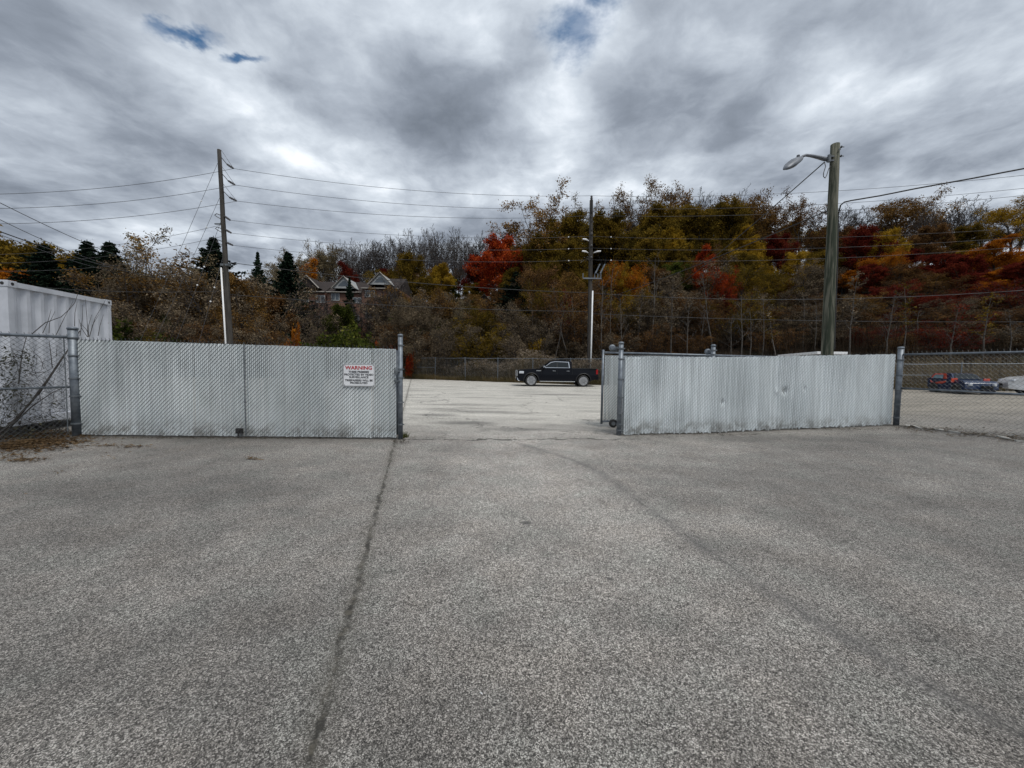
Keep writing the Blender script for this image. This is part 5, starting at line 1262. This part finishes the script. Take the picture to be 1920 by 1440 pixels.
for px, ty, t, kd, col, lab in ((600, 578, 50, 'brush', 'amber', 'amber brush tree below the middle townhouse windows'), (690, 572, 51, 'brush', 'tan', 'tan brush tree below the rightmost townhouse windows'), (738, 548, 50, 'brush', 'amber', 'amber brush tree at the right wall of the townhouse row'), (560, 560, 50, 'brush', 'rust', 'rust brush tree at the left wall of the townhouse row'), (888, 552, 52, 'loose', 'amber', 'amber tree screening the half hidden house, left side'), (928, 575, 52, 'brush', 'rust', 'rust brush screening the half hidden house')):
    tree(px, ty, t, kd, col, lab, 'tree', 'tree', wf=.9)
for row, (t0_, t1_, y0_, y1_, x0_, x1_, stp) in enumerate(((37, 41, 545, 600, 980, 1960, 46), (35, 38, 590, 632, 985, 1960, 50), (46, 52, 500, 545, 1560, 1960, 60), (40, 44, 520, 570, 1700, 1960, 56), (37, 41, 585, 630, 735, 960, 50), (34, 37, 590, 630, 210, 560, 50))):
    px = x0_ + TR_.uniform(0, 20)
    while px < x1_:
        col = TR_.choice(['tan', 'rust', 'rust', 'tan', 'darkred' if px > 1500 else 'olive']); t = TR_.uniform(t0_, t1_) - max(0, px - 1350) * .014
        tree(px, TR_.uniform(y0_, y1_), t, 'brush', col, f"{CDESC[col]} brush at the slope foot, {next(q for a, q in WHERE if px < a)}", 'tree', 'tree', f'{col} brush at the foot of the slope', wf=.9, seed=row % 3); px += TR_.uniform(.75, 1.25) * stp
for px, ty, t, kd, col, lab in ((1040, 520, 48, 'full', 'olive', 'dark olive tree left of the centre pole, below the wires'), (1085, 510, 47, 'full', 'olive', 'dark olive tree against the centre pole, left side'), (1145, 500, 47, 'full', 'olive', 'dark olive tree against the centre pole, right side, low'), (1230, 500, 48, 'full', 'rust', 'rust brown full tree left of the large round tan crown'),
    (1270, 470, 52, 'full', 'olive', 'olive tree left of the small red tree'), (1390, 470, 50, 'full', 'olive', 'olive tree right of the small red tree'), (1430, 500, 48, 'full', 'yellow', 'golden tree below the dark red one left of the lamp pole'), (1540, 470, 50, 'full', 'olive', 'olive tree just left of the lamp pole, half way up'), (1575, 430, 56, 'full', 'rust', 'rust brown tree behind the lamp pole'),
    (1650, 520, 44, 'full', 'darkred', 'broad dark red tree right of the lamp pole, low'), (1730, 500, 44, 'full', 'darkred', 'broad dark red tree above the right fence end'), (1790, 510, 44, 'full', 'rust', 'broad rust tree above the dark blue car'), (1850, 510, 42, 'full', 'orange', 'orange tree above the white car, low'), (1905, 540, 40, 'full', 'olive', 'olive tree at the right edge, low')):
    tree(px, ty, t, kd, col, lab, 'tree', 'tree', wf=.8)
# low understory along the foot of the slope
def stuffmesh(name, v, nq, mats, midx=None, label=None, cat=None):
    me = bpy.data.meshes.new(name); me.vertices.add(len(v)); me.vertices.foreach_set('co', np.asarray(v, dtype=np.float32).ravel()); me.loops.add(4 * nq); me.polygons.add(nq)
    me.loops.foreach_set('vertex_index', np.arange(4 * nq, dtype=np.int32)); me.polygons.foreach_set('loop_start', np.arange(0, 4 * nq, 4, dtype=np.int32)); me.polygons.foreach_set('loop_total', np.full(nq, 4, dtype=np.int32))
    for q in mats: me.materials.append(q)
    if midx is not None: me.polygons.foreach_set('material_index', np.asarray(midx, dtype=np.int32))
    me.update(); me.validate(); o = bpy.data.objects.new(name, me); C.objects.link(o); return tag(o, label, cat, kind='stuff')
g = np.random.default_rng(4)
M['stem'] = leafmat('dry stems', [(.06, .045, .03), (.13, .10, .06), (.20, .16, .10)], .1)
M['fluff'] = leafmat('fluffy seed heads', [(.16, .12, .08), (.28, .22, .16), (.42, .35, .27)], .3)
def stems(x0, x1, d0, d1, n, h0, h1, name, label, heads=True, wd=.012, cols=None):
    V = []; mi = []
    X = g.uniform(x0, x1, n); D = d0 + (d1 - d0) * g.random(n) ** 1.4; Hh = g.uniform(h0, h1, n)
    for i in range(n):
        x = X[i]; y = 33.5 - .43 * x + D[i] * 1.0885; z = HT(x, y) - .05; h = Hh[i] * (.8 + .35 * math.sin(x * .9) * math.sin(x * .37 + 1)); lx, ly = g.normal(0, .12, 2) * h
        w_ = wd * g.uniform(.6, 1.4); V += [(x - w_, y, z), (x + w_, y, z), (x + lx + w_ * .5, y + ly, z + h), (x + lx - w_ * .5, y + ly, z + h)]; mi.append(0)
        for _ in range(3):
            u_ = g.uniform(.3, .9); a = g.uniform(0, 6.28); l_ = g.uniform(.15, .4); bx_ = x + lx * u_; bz = z + h * u_
            V += [(bx_, y + ly * u_, bz), (bx_ + .01, y + ly * u_, bz + .015), (bx_ + math.cos(a) * l_, y + ly * u_ + math.sin(a) * l_, bz + l_ * .9), (bx_ + math.cos(a) * l_ - .01, y + ly * u_ + math.sin(a) * l_, bz + l_ * .9)]; mi.append(0)
        if heads and g.random() < .7:
            for _ in range(7):
                c = np.array([x + lx, y + ly, z + h]) + g.normal(0, .07, 3); s_ = g.uniform(.03, .065); a = g.normal(0, 1, 3); a /= np.linalg.norm(a); b = np.cross(a, g.normal(0, 1, 3)); b /= np.linalg.norm(b)
                V += [tuple(c - a * s_), tuple(c - b * s_), tuple(c + a * s_), tuple(c + b * s_)]; mi.append(1)
    return stuffmesh(name, V, len(mi), cols or [M['stem'], M['fluff']], mi, label, 'weeds')
stems(-16, 9, .25, 5.0, 5200, 1.5, 2.5, 'dry_weeds', 'tall dry weeds with fluffy pale heads behind the far fence')
stems(9, 34, .3, 5.0, 3200, 1.0, 2.0, 'dry_weeds', 'dark dry weeds behind the far fence beyond the right chain-link', heads=False)
stems(-16, 32, -.7, .25, 3000, .12, .55, 'dead_grass', 'dead grass and leaf litter at the foot of the far fence', heads=False, cols=[leafmat('dead grass', [(.04, .035, .018), (.10, .08, .04), (.20, .14, .07)], .1), M['fluff']])
stems(-38, 34, 4, 16, 5000, 1.5, 4.0, 'undergrowth', 'dark tangled undergrowth at the foot of the wooded slope', heads=False, wd=.014, cols=[leafmat('undergrowth twigs', [(.012, .009, .006), (.028, .020, .014), (.055, .040, .027)], .1), M['fluff']])

# ------------------------------------------------------------------ bare shrub in front of the container
def SHT(px): return 7.16 + .0050 * px
def sprout(seq, t, r0__, r1__, k): 
    pts = [P(a, b, SHT(a) + (t - 7.75)) for a, b, *c in seq]; n = len(pts); k.tube(pts, [r0__ + (r1__ - r0__) * i / (n - 1) for i in range(n)], 6)
t_ = 7.75; rr = random.Random(12)
root = thing('wild_shrub', P(40, 826, t_), 'bare shrub leaning diagonally between the left chain-link and container', 'shrub'); k = MB()
sprout([(-20, 830), (30, 785), (75, 735), (105, 690), (128, 655), (150, 620)], 7.7, .022, .008, k)
sprout([(-5, 830), (45, 770), (90, 710), (118, 668), (140, 640)], 7.8, .016, .006, k)
sprout([(20, 800), (60, 762), (95, 738), (128, 722)], 7.75, .014, .005, k)
sprout([(35, 720), (38, 690), (42, 660), (50, 630)], 7.6, .010, .005, k)
sprout([(60, 626), (85, 605), (115, 594), (130, 580), (140, 568), (147, 548)], 7.9, .009, .004, k)
sprout([(98, 690), (95, 660), (92, 640)], 7.8, .008, .004, k)
for x0, y0, x1, y1 in ((105, 628, 137, 565), (80, 625, 96, 580), (92, 625, 103, 584), (140, 612, 145, 565), (150, 630, 155, 572), (165, 632, 160, 560), (166, 632, 172, 590), (168, 632, 185, 590), (168, 630, 196, 566), (164, 632, 148, 598), (184, 630, 194, 590), (166, 625, 150, 605)):
    a = P(x0, y0, SHT(x0) + .1); b = P(x1, y1, SHT(x1) + .1); m2 = a.lerp(b, .5) + Vector((rr.uniform(-.05, .05), 0, rr.uniform(-.02, .02))); k.tube([a, m2, b], [.006, .0045, .0025], 5)
k.tube([P(196, 566, 7.95), P(203, 552, 7.95), P(202, 535, 7.95)], .003, 4); k.tube([P(190, 570, 7.95), P(205, 575, 7.95), P(212, 592, 7.95), P(216, 610, 7.95)], .003, 4); k.tube([P(185, 560, 7.95), P(186, 545, 7.95), P(184, 533, 7.95)], .003, 4)
for _ in range(420):
    px = rr.uniform(-20, 128); py = 660 + 162 * rr.random() ** .7; a = P(px, py, SHT(px) + rr.uniform(-.08, .16)); d_ = Vector((rr.gauss(0, 1), rr.gauss(0, .4), rr.gauss(.3, .9))).normalized() * rr.uniform(.1, .38)
    k.tube([a, a + d_ * .5 + Vector((rr.gauss(0, .02), 0, rr.gauss(0, .02))), a + d_], [.004, .003, .0018], 4)
k.build('stems', M['bark'], root)
lv = []; 
for cx_, cy_, n_, s_ in ((12, 680, 110, 22), (45, 672, 40, 14), (58, 672, 16, 8), (10, 735, 90, 20), (40, 735, 45, 18), (15, 800, 110, 35), (60, 810, 90, 30)):
    for _ in range(n_):
        c = np.array(P(rr.gauss(cx_, s_), rr.gauss(cy_, s_ * .7), SHT(cx_) + rr.uniform(-.05, .12))); a = g.normal(0, 1, 3); a /= np.linalg.norm(a); b = np.cross(a, g.normal(0, 1, 3)); b /= np.linalg.norm(b); l_ = rr.uniform(.02, .042)
        lv += [c - a * l_, c - b * l_ * .45, c + a * l_, c + b * l_ * .45]
lo = stuffmesh('leaves', lv, len(lv) // 4, [leafmat('withered leaves', [(.04, .045, .03), (.09, .09, .06), (.16, .15, .10)], .3)]); lo.data.transform(Matrix.Translation(-root.location)); lo.parent = root
del lo['kind']

# ------------------------------------------------------------------ leaf litter, dirt and scraps on the asphalt
LIT = leafmat('fallen leaves', [(.03, .020, .012), (.075, .048, .026), (.15, .10, .055), (.28, .21, .12)], .1)
def litter(spots, name, label, mats=None):
    V = []
    for (cx_, cy_, sx_, sy_, n_, sz) in spots:
        for _ in range(n_):
            q = G(rr.gauss(cx_, sx_), rr.gauss(cy_, sy_))
            if q.z > 1 or (q - EYE).length > 30: continue
            th = rr.uniform(0, 6.28); l_ = sz * rr.uniform(.6, 1.4); a = Vector((math.cos(th), math.sin(th), rr.uniform(-.25, .25))) * l_; b = Vector((-math.sin(th), math.cos(th), rr.uniform(-.3, .3))) * l_ * rr.uniform(.35, .6); c = Vector((q.x, q.y, q.z + .008 + abs(a.z) + rr.uniform(0, .012)))
            V += [c - a, c - b, c + a, c + b]
    return stuffmesh(name, [tuple(q) for q in V], len(V) // 4, mats or [LIT], None, label, 'leaves')
litter([(30, 836, 55, 5, 1500, .03), (85, 829, 40, 3, 900, .03), (20, 850, 40, 7, 300, .028), (60, 818, 60, 5, 1400, .032), (100, 812, 30, 4, 500, .03)], 'fallen_leaves', 'brown fallen leaves drifted against the left chain-link')
litter([(45, 863, 22, 2.5, 150, .022), (205, 836, 18, 1.2, 80, .022), (252, 838, 16, 1.2, 90, .022), (478, 861, 9, 1.4, 50, .02), (150, 842, 60, 5, 60, .02), (205, 858, 12, 2, 14, .02), (340, 850, 10, 3, 8, .02), (60, 900, 60, 14, 10, .018), (110, 888, 8, 2, 6, .02)], 'scattered_leaves', 'small tan leaves scattered on the asphalt left')
litter([(450, 822, 240, .9, 1000, .017), (752, 828, 8, 2.5, 90, .02), (745, 845, 6, 8, 50, .012), (1300, 815, 120, .9, 420, .017), (1560, 805, 70, 1.1, 380, .017)], 'leaf_debris', 'dark debris strip along the foot of the slatted fences', [leafmat('dark debris', [(.02, .018, .012), (.05, .04, .025), (.10, .08, .05)], 0)])
litter([(1700, 802, 12, 2, 90, .03), (1760, 806, 30, 2.4, 240, .03), (1830, 815, 30, 2.6, 240, .03), (1900, 822, 20, 3, 220, .03)], 'gutter_debris', 'dirt and twig debris along the foot of the right chain-link', [leafmat('gutter dirt', [(.03, .025, .018), (.07, .055, .04), (.14, .11, .08)], 0)])
# weeds at the gate post
def tuft(px, py, n_, h_, label):
    q = G(px, py); root = thing('weed_tuft', (q.x, q.y, q.z), label, 'weed'); V = []
    for _ in range(n_):
        a = Vector((q.x + rr.gauss(0, .05), q.y + rr.gauss(0, .05), q.z)); an = rr.uniform(0, 6.28); l_ = h_ * rr.uniform(.4, 1.2); b = a + Vector((math.cos(an) * l_ * .7, math.sin(an) * l_ * .7, l_)); w_ = Vector((.004, .0, 0)); V += [a - w_, a + w_, b + w_ * .3, b - w_ * .3]
    o = stuffmesh('blades', [tuple(p_ - q) for p_ in V], len(V) // 4, [leafmat('weed blades', [(.04, .05, .015), (.08, .09, .03), (.16, .14, .06)], .3)]); del o['kind']; o.parent = root
tuft(758, 820, 90, .10, 'small green weed tuft at the foot of the post beside the gap')
tuft(148, 815, 70, .08, 'dull weed tuft at the foot of the thick leftmost post')
# a low broken kerb of concrete along the right chain-link
k = MB(); M['conc'] = noisy('broken concrete', (.26, .25, .23), (.42, .41, .38), 6, .9)
kb = thing('concrete_rubble', G(1740, 806), 'pale broken concrete bits lying along the right chain-link foot', 'rubble')
for px, py in ((1702, 799), (1714, 800), (1722, 803), (1757, 806), (1764, 807), (1790, 811), (1880, 821), (1890, 824), (1912, 828)):
    q = G(px, py); an = rr.uniform(0, 3); a = Vector((math.cos(an), math.sin(an), .1)).normalized(); b = Vector((0, 0, 1)).cross(a).normalized(); k.box(q + Vector((0, 0, .012)), (rr.uniform(.08, .24), rr.uniform(.05, .1), .035), (a, b, a.cross(b)))
k.build('chunks', M['conc'], kb)
for px, py, l_ in ((902, 1302, 'small white paper scrap on the asphalt, nearest the camera'), (1397, 1212, 'tiny white scrap on the asphalt, right of the nearest one'), (1340, 1188, 'tiny pale chip on the asphalt, above the tiny white scrap')):
    q = G(px, py); k = MB(); s_ = .010 if '902' in str(px) else .006; k.poly([q + Vector((-s_, .3 * s_, .004)), q + Vector((0, -.4 * s_, .009)), q + Vector((s_, -.7 * s_, .004)), q + Vector((.3 * s_, .4 * s_, .007))])
    tag(k.build('paper_scrap', M['white'], None), l_, 'litter')
# brown leaf caught in the seam
print('tris ok', len(bpy.data.objects))

# labels that came out the same are told apart by distance
from collections import defaultdict
bylab = defaultdict(list)
for o in SC.objects:
    if o.parent is None and o.get('label') and o.get('group'): bylab[o['label']].append(o)
for lab, os_ in bylab.items():
    n = len(os_)
    if n == 1: continue
    os_.sort(key=lambda q: q.location.y)
    nm = {2: ['nearer one', 'farther one'], 3: ['nearest of three', 'middle of three', 'farthest of three'], 4: ['nearest', 'second nearest', 'third nearest', 'farthest']}.get(n, [f'{ORD[i]} nearest' for i in range(n)])
    for q, e_ in zip(os_, nm):
        t_ = f'{lab}, {e_}'
        if len(t_.split()) <= 16: q['label'] = t_
